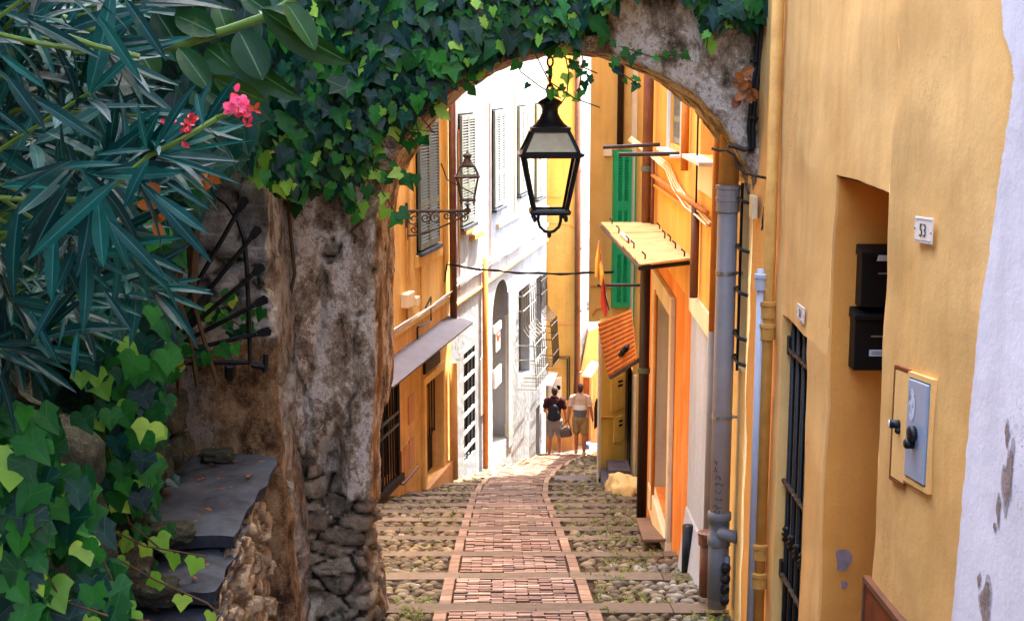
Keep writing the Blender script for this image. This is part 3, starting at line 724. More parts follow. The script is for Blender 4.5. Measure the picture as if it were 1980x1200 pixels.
# gas meter cabinet with its tan side panel
sl = -.10
def meter(px0, px1, pyt, pyb):
    pxm = (px0+px1)/2; u0, u1 = NN.hit(px1, 830)[0], NN.hit(px0, 830)[0]; return u0, u1, NN.zat((u0+u1)/2, 0, pyb), NN.zat((u0+u1)/2, 0, pyt)
u0, u1, z0, z1 = meter(1763, 1803, 735, 930); zc_ = -sl*(u1-u0)/2
cab = thing('meter_cabinet', 'flush grey metal meter door with black lock in the ochre wall', 'meter cabinet', tuple(NN.pt(u0, z0, 0)))
fr = MB()
for (a, b, c, d) in ((u0-.03, u1+.02, z1, z1+.02), (u0-.03, u1+.02, z0-.02, z0), (u0-.03, u0-.008, z0, z1), (u1+.004, u1+.02, z0, z1)): NN.box(fr, a, b, c+zc_-sl*0+(a-u0)*sl, d+zc_+(a-u0)*sl, -.02, .018, sl)
fr.build('frame', M['wall53'], cab)
gr = MB(); NN.box(gr, u0-.008, u1+.004, z0+zc_, z1+zc_, -.02, .013, sl); gr.build('groove', M['dark'], cab)
d = MB(); NN.box(d, u0+.004, u1-.003, z0+.006+zc_, z1-.006+zc_, .002, .024, sl); d.build('door', M['metalgrey'], cab, bevel=.004)
st = MB(); cpt = NN.hit(1776, 782); st.poly([NN.pt(cpt[0]+.034*math.cos(t), cpt[1]+.062*math.sin(t), .0255) for t in [i*math.pi/14 for i in range(28)]])
def stickermat():
    t = NT('worn_white_sticker'); m = t.ramp(t.noise(40, 5, .7, t.mp((1,1,.6))), [(.5, '#cfd3dc'), (.6, '#59616e')]); return t.fin(m, .6, .3)
st.build('sticker', stickermat(), cab)
lk = MB(); a = NN.hit(1782, 838); lk.lathe([(.026,0),(.03,.004),(.03,.02),(.024,.026),(0.001,.027)], NN.pt(a[0], a[1], .024), 16, NN.n); b = NN.hit(1778, 857); lk.lathe([(.019,0),(.019,.028),(.014,.034),(.001,.034)], NN.pt(b[0], b[1], .024), 14, NN.n)
lk.build('lock', M['iron'], cab, smooth=True)
u2, u3 = NN.hit(1760, 825)[0], NN.hit(1734, 825)[0]; zt2, zb2 = NN.zat((u2+u3)/2, 0, 716), NN.zat((u2+u3)/2, 0, 928)
sp = thing('meter_hatch', 'ochre painted hatch with a small round bolt beside the grey meter door', 'meter hatch', tuple(NN.pt(u2, zb2, 0)))
fr = MB()
for (a, b, c, dd) in ((u2, u3+.015, zt2, zt2+.012), (u2, u3+.015, zb2-.012, zb2), (u3, u3+.015, zb2, zt2)): NN.box(fr, a, b, c+(a-(u2+u3)/2)*sl, dd+(a-(u2+u3)/2)*sl, -.02, .017, sl)
fr.build('frame', M['rustbox'], sp)
d = MB(); NN.box(d, u2+.004, u3-.002, zb2+.004-(u3-u2)/2*sl, zt2-.004-(u3-u2)/2*sl, -.02, .016, sl); d.build('door', M['wall53'], sp)
lk = MB(); a = NN.hit(1747, 820); lk.tube([NN.pt(a[0], a[1], .006), NN.pt(a[0]+.012, a[1], .05)], .017, 14); b = NN.hit(1747, 832); lk.ell(NN.pt(b[0], b[1], .02), (.016,.012,.014), 10, 6)
lk.build('bolt', M['iron'], sp, smooth=True)
lk = MB(); p0 = NN.pt(a[0]+.012, a[1], .0505); p1 = NN.pt(a[0]+.0132, a[1], .054); lk.tube([p0, p1], .0155, 14); lk.build('bolt_cap', M['paper'], sp)
# rusty floor level box
u0, u1 = NN.hit(1756, 1200)[0], NN.hit(1681, 1122)[0]; zt = NN.zat((u0+u1)/2, 0, 1160); zb = zt-.45
rb_ = thing('rusty_box', 'rust brown metal box low on the ochre wall at the bottom edge', 'utility box', tuple(NN.pt(u0, zb, 0)))
s2 = -.03
m_ = MB()
for (a, b, c, d) in ((u0, u1, zt-.012, zt+.012), (u0, u0+.02, zb, zt-.012), (u1-.02, u1, zb, zt-.012)): NN.box(m_, a, b, c, d, 0, .03)
m_.build('frame', M['brpipe'], rb_)
m_ = MB(); NN.box(m_, u0+.02, u1-.02, zb, zt-.012, .002, .022); m_.build('door', M['rustbox'], rb_)
m_ = MB(); NN.box(m_, lerp(u0,u1,.25), lerp(u0,u1,.6), zt-.14, zt-.12, .022, .034); NN.box(m_, lerp(u0,u1,.25), lerp(u0,u1,.28), zt-.4, zt-.14, .022, .034); m_.build('panel_rib', M['rustbox'], rb_)
# mailboxes on the jamb
for i, (pt_, pb_, pl_, lb) in enumerate(((478, 594, 1663, 'upper black mailbox with a letter sticking out, in the recess'), (600, 716, 1655, 'lower black mailbox with a white label, in the recess'))):
    yb = u53b-.014; yf = yb-.10
    x0 = P(pl_, 600, yf).x; zt_, zb_ = P(1680, pt_, yf).z, P(1680, pb_, yf).z
    t = thing('mailbox', lb, 'mailbox', (x0+.14, yb, zb_), 0, 'mailboxes in the recess')
    m_ = MB(); m_.box(x0, yf, zb_, x0+.28, yb, zt_-.045); m_.build('body', M['mailbox'], t, bevel=.004)
    m_ = MB(); m_.slab([(x0-.008, yf-.02, zt_-.043), (x0-.008, yf-.02, zt_-.02), (x0-.008, yb-.01, zt_+.006), (x0-.008, yb, zt_-.043)], (.296, 0, 0)); m_.build('lid', M['mailbox'], t, bevel=.003)
    if i == 0:
        m_ = MB(); m_.slab([(x0+.06, yf-.024, zt_-.06), (x0+.065, yf-.03, zt_-.032), (x0+.2, yf-.03, zt_-.038), (x0+.22, yf-.024, zt_-.06)], (0, -.001, 0)); lt = m_.build('letter', M['paper'], t)
    m_ = MB(); m_.box(x0+.075, yf-.004, zt_-.125, x0+.2, yf, zt_-.118); m_.build('name_slot', M['steel'], t)
    if i == 1:
        m_ = MB(); m_.box(x0+.07, yf-.002, zt_-.215, x0+.2, yf, zt_-.185); m_.build('label_strip', M['paper'], t)
        m_ = MB(); 
        for q in range(2): m_.box(x0+.08, yf-.003, zt_-.197-.01*q, x0+.19, yf-.0021, zt_-.194-.01*q)
        m_.build('label_writing', M['ink'], t)
# ------------------------------------------------------------------ lilac white house at the right edge
wh = thing('white_house', 'peeling lilac white house wall at the right edge of the lane', 'house', (1.55, 3.4, G(3.4)))
bd = [(1945,-160),(1948,0),(1950,60),(1966,110),(1972,150),(1962,220),(1945,330),(1925,480),(1905,600),(1886,790),(1868,1000),(1850,1200),(1838,1350)]
ed = []
for (a, b), (c, d) in zip(bd, bd[1:]):
    for k in range(14):
        t_ = k/14; h = NN.hit(lerp(a,c,t_), lerp(b,d,t_)); ed.append((h[0]+random.uniform(-.006,.006), h[1]))
mb = MB(); ed = [(ed[0][0], 12)]+ed+[(ed[-1][0], ZB+6)]
for (a, za), (b, zb) in zip(ed, ed[1:]):
    mb.quad(NN.pt(a, za, .018), NN.pt(b, zb, .018), NN.pt(-12, zb, .018), NN.pt(-12, za, .018)); mb.quad(NN.pt(a, za, .018), NN.pt(b, zb, .018), NN.pt(b, zb, -.02), NN.pt(a, za, -.02))
part(mb, 'wall', M['whitehouse'], wh)
bpatch = simple('bare_render_patch', '#b39a8e', .95, .1, 0, .3, 25, .5)
bedge = simple('old_grey_paint_layer', '#cdc2c4', .9, .1, 0, .2, 30, .4)
for (px, py, ru, rz) in ((1962, 925, .03, .085), (1943, 985, .013, .04), (1918, 1165, .035, .06), (1936, 1018, .01, .015), (1905, 1120, .012, .02), (1960, 840, .014, .03)):
    cc = NN.hit(px, py)
    for sc_, oo, mm, nm in ((1.3, .0200, bedge, 'paint_layer'), (1.0, .0215, bpatch, 'bare_patch')):
        mb = MB(); mb.poly([NN.pt(cc[0]+sc_*ru*math.cos(t)*(1+.3*math.sin(3*t+px)+.35*mnoise.noise(Vector((2.5*math.cos(t), 2.5*math.sin(t), px+sc_)))), cc[1]+sc_*rz*math.sin(t)*(1+.3*math.cos(2*t+py)+.35*mnoise.noise(Vector((3*math.cos(t), 3*math.sin(t), py+sc_)))), oo) for t in [i*math.pi/40 for i in range(80)]]); part(mb, nm, mm, wh)
# ------------------------------------------------------------------ pale ochre house just beyond the arch, right
uA1 = R.U(1393)
ph = thing('narrow_ochre_house', 'pale ochre house front between the arch and the grey drainpipe', 'house', tuple(R.pt(9.2, G(9.2), 0)))
us0, us1 = R.U(1444), R.U(1431); zs1, zs0 = R.Z(1437, 350), R.Z(1437, 720)
mb = MB(); R.wall(mb, 8.36, uA1, ZB+5, 12, [(us0, us1, zs0, zs1, .2)], 5); part(mb, 'wall', M['paleyel'], ph)
mb = MB(); R.box(mb, us0-.02, us1+.02, zs0-.02, zs1+.02, -.25, -.19); part(mb, 'window', M['dark'], ph)
mb = MB()
for py in (385, 478, 562, 650, 700): z = R.Z(1437, py); mb.tube([R.pt(us1+.03, z, .0), R.pt(us1, z+.01, .045), R.pt(us0, z+.01, .045), R.pt(us0-.03, z, .0)], .012, 6)
mb.tube([R.pt((us0+us1)/2, zs0, .03), R.pt((us0+us1)/2, zs1, .03)], .01, 6); part(mb, 'window_bars', M['iron'], ph)
mb = MB(); a = R.hit(1462, 400); R.box(mb, a[0]-.06, a[0]+.08, a[1]-.07, a[1]+.07, 0, .03); part(mb, 'junction_box', M['cream'], ph, bevel=.005)

# ------------------------------------------------------------------ orange house (right)
uB1 = R.U(1238)
oh = thing('orange_house', 'orange house on the right with a marble doorway under a yellow canopy', 'house', tuple(R.pt(13, G(13), 0)))
ug = R.U(1337); zband = R.Z(1358, 615)
ud0, ud1 = R.U(1304), R.U(1272); zd1 = R.Z(1288, 583); zd0 = R.Z(1287, 1010)
uw0, uw1 = R.U(1379), R.U(1347); zw1, zw0 = 1.0, R.Z(1362, 302)
ux0, ux1 = R.U(1314), R.U(1289); zx1, zx0 = R.Z(1301, 150), R.Z(1301, 279)
mb = MB(); R.wall(mb, uA1, uB1, zband, 12, [(uw0, uw1, zw0, zw1, .3), (ux0, ux1, zx0, zx1, .12)], 5)
part(mb, 'wall', M['orange'], oh)
mb = MB(); R.wall(mb, uA1, ug, ZB+5, zband, [], 0); part(mb, 'lower_wall', M['greyblue'], oh)
mb = MB(); R.wall(mb, ug, uB1, ZB+5, zband, [(ud0, ud1, zd0, zd1, .75)], 0); part(mb, 'ground_floor_wall', M['rust'], oh)
facbox(R, 'cream_band', M['cream'], oh, uA1+.02, ug+.03, R.Z(1358, 630), zband+.12, .002, .02)
# foot of the grey wall flares outward
mb = MB(); mb.hexa([R.pt(uA1+.3, G(11)-.4, .0), R.pt(ug, G(11.5)-.4, .0), R.pt(ug, G(11.5)-.4, .12), R.pt(uA1+.3, G(11)-.4, .14), R.pt(uA1+.3, G(11)+.6, .0), R.pt(ug, G(11.5)+.62, .0), R.pt(ug, G(11.5)+.6, .012), R.pt(uA1+.3, G(11)+.58, .012)]); part(mb, 'wall_base', M['greyblue'], oh)
# marble surround
sw_ = .16; mb = MB()
R.box(mb, ud0-sw_, ud0, zd0-.02, zd1, .003, .05); R.box(mb, ud1, ud1+sw_, zd0-.02, zd1, .003, .05); R.box(mb, ud0-sw_, ud1+sw_, zd1, zd1+sw_*1.2, .003, .055)
df = part(mb, 'door_frame', M['marble'], oh, bevel=.008)
mb = MB(); R.box(mb, ud1-.02, ud1-.003, zd0, zd1-.003, -.74, -.001); part(mb, 'door_jamb', M['marble'], df); mb = MB(); R.box(mb, ud0+.003, ud0+.02, zd0, zd1-.003, -.74, -.001); part(mb, 'door_jamb', M['marble'], df)
mb = MB(); R.box(mb, ud0, ud1, zd0, zd1, -.84, -.755); part(mb, 'door', M['browndoor'], oh)
mb = MB(); R.box(mb, ud0-sw_, ud1+sw_, zd0-.3, zd0-.001, -.76, .06); part(mb, 'door_sill', M['cream'], oh, bevel=.01)
# upper windows
mb = MB(); R.box(mb, uw0+.02, uw1-.02, zw0, zw1, -.3, -.26); part(mb, 'window', simple('grey_roller_blind', '#a89c90', .7, .3, 0, .1, 5), oh)
facbox(R, 'window_sill', M['whitesheet'], oh, uw0-.06, uw1+.08, zw0-.03, zw0-.0, .0, .14)
facbox(R, 'window_apron', M['cream'], oh, uw0, uw1+.02, zw0-.28, zw0-.031, .002, .015)
mb = MB(); R.box(mb, ux0, ux1, zx0, zx1, -.11, -.08); wx = part(mb, 'window', M['glassdark'], oh)
mb = MB(); R.box(mb, ux0-.05, ux0, zx0-.05, zx1, .001, .03); part(mb, 'window_frame', M['whitesheet'], oh); mb = MB(); R.box(mb, ux1, ux1+.06, zx0-.05, zx1, .001, .03); part(mb, 'window_frame', M['whitesheet'], oh)
facbox(R, 'window_sill', M['whitesheet'], oh, ux0-.1, ux1+.2, zx0-.075, zx0-.05, .0, .12)
um_ = (ux0+ux1)/2
for p_, q_ in ((ux0+.01, um_-.005), (um_+.005, ux1-.01)):
    mb = MB(); louvre(R, mb, p_, q_, zx0+.01, zx1-.01, -.07, 34, .035, .04); part(mb, 'shutter', M['shutfar'], oh)
# cable runs and conduits on the orange wall
mb = MB(); a, b = R.hit(1258, 331), R.hit(1380, 412); mb.tube([R.pt(a[0], a[1], .05), R.pt(b[0], b[1], .05)], .022, 8); part(mb, 'conduit', M['orpipe'], oh, smooth=True)
mb = MB()
for k in range(4):
    pts = []
    for (px, py) in ((1225,262),(1262,290),(1300,318),(1315,352),(1340,388),(1362,410),(1382,428)):
        h = R.hit(px, py+k*3); pts.append(R.pt(h[0], h[1]+random.uniform(-.02,.02), .03+.012*k))
    mb.tube(pts, .007, 6)
part(mb, 'cable_bundle', M['cream'], oh)
mb = MB(); a = R.hit(1262, 352); b = R.hit(1381, 434); mb.tube([R.pt(a[0], a[1], .03), R.pt(b[0], b[1], .03)], .018, 8); part(mb, 'conduit', M['yelpipe'], oh)
for (px, y0_, y1_, r, m_, nm) in ((1343, 396, 575, .035, 'brpipe', 'wall_pipe'), (1325, 165, 330, .035, 'orpipe', 'wall_pipe'), (1349, 120, 400, .008, 'iron', 'wall_cable'), (1265, 560, 985, .02, 'orpipe', 'wall_pipe'), (1330, 1015, 1108, .05, 'iron', 'pipe_stub'), (1262, 300, 432, .02, 'brpipe', 'wall_pipe')):
    u = R.hit(px, (y0_+y1_)/2, .05)[0]; mb = MB(); mb.tube([R.pt(u, R.zat(u, .05, y0_), .05), R.pt(u, R.zat(u, .05, y1_), .05)], r, 10); part(mb, nm, M[m_], oh, smooth=True)

# ------------------------------------------------------------------ drainpipes
def vpipe(F, px, pyt, pyb, r, mat, name, label, o=.1, collars=(), mats=None, split=None, extra=None, cat='drainpipe'):
    u = F.hit(px, max(600, (max(pyt,0)+min(pyb,1200))/2) if pyt > 500 else 600, o)[0]; zt, zb = F.zat(u, o, pyt), F.zat(u, o, pyb)
    t = thing(name, label, cat, tuple(F.pt(u, zb, o)), 0, 'drainpipes on the house fronts' if cat == 'drainpipe' else None)
    if split:
        zs_ = F.zat(u, o, split); mb = MB(); mb.tube([F.pt(u, zs_, o), F.pt(u, zt, o)], r*.98, 16); mb.build('upper_pipe', M[mats], t, smooth=True); zt = zs_
    mb = MB(); mb.tube([F.pt(u, zb, o), F.pt(u, zt, o)], r, 16); mb.build('pipe', M[mat], t, smooth=True)
    for py in collars:
        z = F.zat(u, o, py); mb = MB(); mb.lathe([(r+.001,-.05),(r+.012,-.045),(r+.012,.02),(r+.018,.024),(r+.018,.045),(r+.001,.05)], F.pt(u, z, o), 16); mb.build('collar', M[mat], t, smooth=False)
    if extra: extra(t, u, o, zb, zt)
    return t
def fat(t, u, o, zb, zt):
    for py in (525, 815):
        z = R.hit(1402, py, o)[1]; mb = MB(); mb.lathe([(.0665,-.012),(.07,-.012),(.07,.012),(.0665,.012)], R.pt(u, z, o), 16); mb.tube([R.pt(u, z, o-.06), R.pt(u, z, -.01)], .01, 6); mb.build('clamp', M['steel'], t)
    zc = R.hit(1402, 1045, o)[1]; mb = MB()
    mb.lathe([(.066,-.13),(.078,-.125),(.078,-.06),(.07,-.055),(.07,.05),(.08,.055),(.08,.1),(.066,.11)], R.pt(u, zc, o), 16); mb.tube([R.pt(u, zc-.02, o), R.pt(u-.1, zc-.02, o-.02), R.pt(u-.13, zc-.03, .0)], .042, 12)
    mb.lathe([(.07,-.5),(.07,-.13),(.066,-.12)], R.pt(u, zc, o), 16); mb.build('branch_fitting', M['pvcdark'], t, smooth=True)
    mb = MB()
    for k in range(9):   # scribbled tag on the pipe
        z0 = zc+.46-.05*k; pts = []; a0 = 225+random.uniform(-8,8); am = random.uniform(.01,.035); ph = random.uniform(0,6)
        for q in range(random.randint(5,9)): an = RAD(a0+q*random.uniform(4,9)); pts.append(R.pt(u, z0+am*math.sin(q*random.uniform(1.2,2.2)+ph), o)+Vector((math.cos(an)*.0663, math.sin(an)*.0663, 0)))
        mb.tube(pts, .0022, 4)
    mb.build('scribble', M['ink'], t)
vpipe(R, 1402, -60, 1172, .066, 'pvc', 'drainpipe', 'fat grey drainpipe with a branch fitting at its foot, ochre painted above', .1, (372, 395), 'yelpipe', 360, fat)
vpipe(R, 1380, 150, 1040, .034, 'pvc', 'drainpipe', 'slim pipe left of the fat grey drainpipe, orange above and grey below', .09, (), 'orpipe', 640)
vpipe(R, 1366, 1035, 1150, .05, 'brpipe', 'pipe_sleeve', 'short rusty brown pipe sleeve standing left of the drainpipe foot', .12, (1040,), cat='pipe')
def valve(t, u, o, zb, zt):
    mb = MB()
    for k in range(4): mb.ell(R.pt(u+random.uniform(-.02,.02), lerp(zb, zt, k/4), o+.01), (.035,.035,.04), 8, 6)
    mb.build('valve_body', M['iron'], t, smooth=True)
vpipe(R, 1405, 1075, 1160, .02, 'pvcdark', 'water_valve', 'small dark water valve behind the drainpipe foot', .05, (), None, None, valve, 'valve')
vpipe(N, 1485, -80, 1230, .034, 'yelpipe', 'drainpipe', 'thin ochre painted pipe down the wall edge right of the arch', .045, (598, 640, 1065, 1120))
vpipe(R, 1462, 520, 1230, .024, 'paleconduit', 'conduit', 'pale grey conduit beside the thin ochre pipe', .06, (545,), cat='conduit')
def darkp(t, u, o, zb, zt):
    for py in (322, 720): z = R.hit(1247, py, o)[1]; mb = MB(); mb.lathe([(.062,-.03),(.07,-.03),(.07,.03),(.062,.03)], R.pt(u, z, o), 14); mb.build('clamp', M['shutter'], t)
vpipe(R, 1247, -40, 1000, .058, 'dkpipe', 'drainpipe', 'dark brown drainpipe passing behind the yellow canopy', .1, (), 'brpipe', 432, darkp)

# ------------------------------------------------------------------ canopy of weathered sheets, iron poles
cz = R.Z(1300, 465); ca, cb = R.U(1335), R.U(1263)
can = thing('canopy', 'weathered yellow corrugated sheet canopy over the marble doorway', 'canopy', tuple(R.pt((ca+cb)/2, cz, 0)))
pn = [P(1237, 512, ca-.02), P(1163, 433, cb-.05)]
A0, A1 = R.pt(ca, R.Z(1335, 498), 0), R.pt(cb, R.Z(1262, 428), 0)
def csheet(t0, t1, lift, nm):
    mb = MB(); nu, nv = 30, 6; V = []
    for i in range(nu+1):
        tt = lerp(t0, t1, i/nu); a = A0.lerp(A1, tt); b = pn[0].lerp(pn[1], tt)
        for j in range(nv+1):
            p = a.lerp(b, j/nv); p.z += lift+.012*math.sin(i*1.9)+.006*mnoise.noise(p*4); V.append(p)
    C = nv+1; fs = [(i*C+j, i*C+j+1, (i+1)*C+j+1, (i+1)*C+j) for i in range(nu) for j in range(nv)]
    n = len(V); V2 = V+[p-Vector((0,0,.01)) for p in V]; fs2 = fs+[tuple(n+k for k in f[::-1]) for f in fs]
    rim = [j for j in range(C)]; 
    for (p, q) in [(j, j+1) for j in range(nv)]+[(nu*C+j, nu*C+j+1) for j in range(nv)]+[(i*C+nv, (i+1)*C+nv) for i in range(nu)]: fs2.append((p, q, n+q, n+p))
    mb.add(V2, fs2); mb.build(nm, M['corr'], can)
csheet(-.01, .4, .012, 'sheet'); csheet(.38, .72, 0, 'sheet'); csheet(.7, 1.01, .012, 'sheet')
mb = MB()
for tt in (0.01, .5, .99): mb.tube([A0.lerp(A1, tt)-Vector((0,0,.035)), pn[0].lerp(pn[1], tt)-Vector((0,0,.035))], .02, 6)
mb.tube([pn[0]-Vector((0,0,.03)), pn[1]-Vector((0,0,.03))], .018, 6); mb.build('bracket', M['dkpipe'], can)
for tt, s_ in ((.02,.12),(.22,.12),(.4,.08),(.52,.1),(.75,.05),(.95,.1),(.05,.85),(.3,.85),(.42,.86),(.7,.85),(.93,.84)):
    p = A0.lerp(A1, tt).lerp(pn[0].lerp(pn[1], tt), s_); mb = MB(); mb.tube([p, p+Vector((0,0,.06)), p+Vector((-.03,0,.085))], .008, 5); mb.build('hook', M['iron'], can)
mb = MB(); mb.obox(A0.lerp(A1,.55).lerp(pn[0].lerp(pn[1],.55),.84)+Vector((0,0,.03)), (pn[1]-pn[0])*.09, (.02,0,0), (0,0,.012)); mb.build('flashing', M['whitesheet'], can)
def pole(px0, py0, px1, py1, label, r=.02, y=None):
    u, z = R.hit(px1, py1); b = R.pt(u, z, -.05); a = P(px0, py0, b.y+(.0 if y is None else y)); mb = MB(); mb.tube([b, a], r, 8)
    return tag(mb.build('iron_pole', M['dkpipe']), label, 'pole', 'iron poles jutting from the right walls')
pole(1166, 285, 1276, 279, 'iron pole jutting from the orange wall, upper and farther of the pair')
pole(1196, 299, 1320, 297, 'iron pole jutting from the orange wall, lower and nearer of the pair')
pole(1155, 551, 1235, 551, 'iron pole below the canopy with coloured cloth hanging beside it')

# ------------------------------------------------------------------ yellow house: set back ground floor, then a jutting bay
yh = thing('yellow_house', 'yellow house on the right with a tall green shutter on its jutting bay', 'house', (1.9, 20, G(20)))
RS = Fac(2.02, 18, .005, -1)
mb = MB(); RS.wall(mb, uB1, 22.3, -3.4, 12, [], 5); part(mb, 'wall', M['faryel'], yh)
dd0, dd1 = RS.U(1232), RS.U(1212); zdd = RS.Z(1222, 715)
mb = MB(); RS.wall(mb, uB1, 22.3, ZB, -3.4, [(dd0, dd1, -9, zdd, .2)], 4); part(mb, 'ground_floor_wall', M['yellow'], yh)
mb = MB(); RS.box(mb, dd0, dd1, -9, zdd, -.2, -.15); dr = part(mb, 'door', M['browndoor'], yh)
mb = MB()
for k in range(6): u = lerp(dd0+.05, dd1-.05, k/5); mb.tube([RS.pt(u, -9, -.05), RS.pt(u, zdd, -.05)], .014, 6)
part(mb, 'door_bars', M['iron'], dr)
mb = MB(); RS.box(mb, dd0-.1, dd0, -9, zdd+.1, 0, .04); RS.box(mb, dd1, dd1+.1, -9, zdd+.1, 0, .04); part(mb, 'door_frame', M['cream'], yh)
# the bay: camera facing wall with the green shutter
bx0, bx1, by0, by1 = P(1140, 400, 22.0).x, 2.4, 22.0, 22.25
bz = P(1150, 622, 22.0).z
mb = MB(); fl = .10; Yb = 25.2
mb.hexa([(bx0, by0, bz), (bx1, by1, bz), (bx1+3, Yb, bz), (bx0+fl*2.6, Yb, bz), (bx0, by0, 12), (bx1, by1, 12), (bx1+3, Yb, 12), (bx0+fl*2.6, Yb, 12)]); part(mb, 'bay_wall', M['faryel'], yh)
BF = Fac(0,0,0,1); BF.u = (Vector((bx1, by1, 0))-Vector((bx0, by0, 0))).normalized(); BF.n = Vector((BF.u.y, -BF.u.x, 0)); BF.p0 = Vector((bx0, by0, 0))
s0, s1 = BF.hit(1187, 450, .05)[0], BF.hit(1219, 450, .05)[0]; zs1_, zs0_ = BF.hit(1200, 290, .05)[1], BF.hit(1203, 594, .05)[1]
mb = MB(); w2 = (s1-s0)/2
for k in range(1): louvre(BF, mb, s0, s1, zs0_, zs1_, .03, 62, .055, .05, (.34, .38, .62, .645))
BF.box(mb, (s0+s1)/2-.02, (s0+s1)/2+.02, zs0_+.02, zs1_-.02, .035, .085)
mb2 = MB(); BF.box(mb2, s0+.01, s1-.01, zs0_+.02, zs1_-.02, .002, .028); part(mb2, 'shutter_shadow_panel', M['dark'], yh)  # dark panel on the wall, painted shadow between the green slats
sh = part(mb, 'shutter', M['greenshut'], yh); sh['label'] = 'tall bright green louvred shutter leaf'
mb = MB(); BF.box(mb, s0-.02, s0, zs0_, zs1_, .0, .09); BF.box(mb, s1+.07, s1+.11, zs0_-.3, zs1_-.1, .0, .1); part(mb, 'shutter_edge', M['greenshut'], yh)
mb = MB(); BF.box(mb, s1+.01, s1+.16, zs0_-.6, 3, .002, .03); part(mb, 'window_jamb', M['cream'], yh)
mb = MB(); a = BF.hit(1200, 200, .06); mb.tube([BF.pt(a[0], zs1_+.05, .06), BF.pt(a[0], 3, .06)], .055, 10); part(mb, 'flue_pipe', M['dkpipe'], yh, smooth=True)
mb = MB(); pts = [BF.pt(*BF.hit(px, py, .02), .02) for px, py in ((1145,610),(1152,598),(1162,596),(1176,602))]; mb.tube(pts, .012, 6); pts = [BF.pt(*BF.hit(px, py, .02), .02) for px, py in ((1143,553),(1160,553),(1186,558))]; mb.tube(pts, .012, 6); part(mb, 'wall_cable', M['orpipe'], yh)
mb = MB(); a = BF.hit(1174, 294); BF.box(mb, a[0]-.06, a[0]+.06, a[1]-.06, a[1]+.06, 0, .06); part(mb, 'junction_box', M['cream'], yh)
# lemon stair enclosure under the bay
lx0, lx1 = P(1158, 800, 21.5).x, 2.0
lem = thing('stair_enclosure', 'lemon yellow projecting wall with meter doors under the orange awning', 'wall', (1.6, 21.6, G(21.6)))
LF = Fac(0,0,0,1); LF.u = (Vector((lx1, 22.15, 0))-Vector((lx0, 21.5, 0))).normalized(); LF.n = Vector((LF.u.y, -LF.u.x, 0)); LF.p0 = Vector((lx0, 21.5, 0))
def lz(px, py): return LF.hit(px, py)[1]
wl_ = .72
zb0 = lz(1162, 922); zb1 = zb0+.06
mb = MB(); q0_, q1_ = LF.pt(0,0), LF.pt(wl_,0); yv = Vector((.12,1.6,0)); mb.hexa([q+Vector((0,0,z)) for z0_, z1_ in ((zb0,zb1),(bz+.05,bz+.05)) for q, z in ((q0_,z0_),(q1_,z1_),(q1_+yv,z1_),(q0_+yv,z0_))]); part(mb, 'wall', M['lemon'], lem)
mb = MB(); LF.box(mb, -.015, .05, zb0-.1, bz, -.02, .012); part(mb, 'corner_trim', M['cream'], lem)
mb = MB(); LF.box(mb, 0, wl_, zb0-.06, zb0-.0, -.05, .03); part(mb, 'base_ledge', M['darkwood'], lem)
for (a, b, t_, bt) in ((1181, 1203, 728, 792), (1187, 1203, 804, 853)):
    mb = MB(); q0, q1 = LF.hit(a, 760)[0], LF.hit(b, 760)[0]; LF.box(mb, q0, q1, lz((a+b)/2, bt), lz((a+b)/2, t_), .001, .02); pd = part(mb, 'meter_door', M['lemon'], lem)
    mb = MB(); LF.box(mb, lerp(q0,q1,.55), lerp(q0,q1,.95), lz((a+b)/2, t_+12), lz((a+b)/2, t_+8), .02, .024); LF.box(mb, lerp(q0,q1,.55), lerp(q0,q1,.95), lz((a+b)/2, t_+20), lz((a+b)/2, t_+16), .02, .024); part(mb, 'vent_slot', M['dark'], pd)
mb = MB(); a, b = LF.hit(1160, 806), LF.hit(1183, 806); mb.tube([LF.pt(a[0], a[1], .02), LF.pt(b[0], b[1], .02)], .02, 8); part(mb, 'wall_pipe', M['yelpipe'], lem)
st_ = thing('door_steps', 'dark brown steps at the foot of the lemon yellow wall', 'steps', (1.6, 21.2, G(21.2)))
for k, (a, b, h) in enumerate(((1166, 1200, .12), (1176, 1206, .26))):
    x0, x1 = P(a, 930, 20.8+k*.35).x, P(b, 930, 20.8+k*.35).x+.1; mb = MB(); mb.box(x0, 20.6+k*.4, G(21)-.3, x1, 21.6, G(20.9)+h); part(mb, 'step', M['awn'], st_, bevel=.01)
# orange tile awning
aw = thing('awning', 'tilted orange corrugated awning above the lemon yellow wall', 'awning', tuple(R.pt(18.5, -3.8, 0)))
uB, uC = R.U(1223), R.U(1234)
qA, qB, qC, qD = P(1156, 624, 19.2), R.pt(uB, R.Z(1223, 598), .01), R.pt(uC, R.Z(1234, 699), .01), P(1177, 729, 18.4)
mb = MB(); nu, nv = 60, 14; V = []
nA = (qB-qA).cross(qD-qA).normalized(); nA = nA if nA.z > 0 else -nA
for i in range(nu+1):
    for j in range(nv+1):
        p = qA.lerp(qD, i/nu).lerp(qB.lerp(qC, i/nu), j/nv); V.append(p+nA*(.014*abs(math.sin(i*math.pi/5.0))+.004*math.sin(j*2.0)))
C = nv+1; n = len(V); fs = [(i*C+j, i*C+j+1, (i+1)*C+j+1, (i+1)*C+j) for i in range(nu) for j in range(nv)]
V2 = V+[p-nA*.012 for p in V]; fs += [tuple(n+k for k in f[::-1]) for f in fs]
for (p, q) in [(j, j+1) for j in range(nv)]+[(nu*C+j, nu*C+j+1) for j in range(nv)]+[(i*C, (i+1)*C) for i in range(nu)]+[(i*C+nv, (i+1)*C+nv) for i in range(nu)]: fs.append((p, q, n+q, n+p))
mb.add(V2, fs); part(mb, 'sheet', M['tile'], aw)
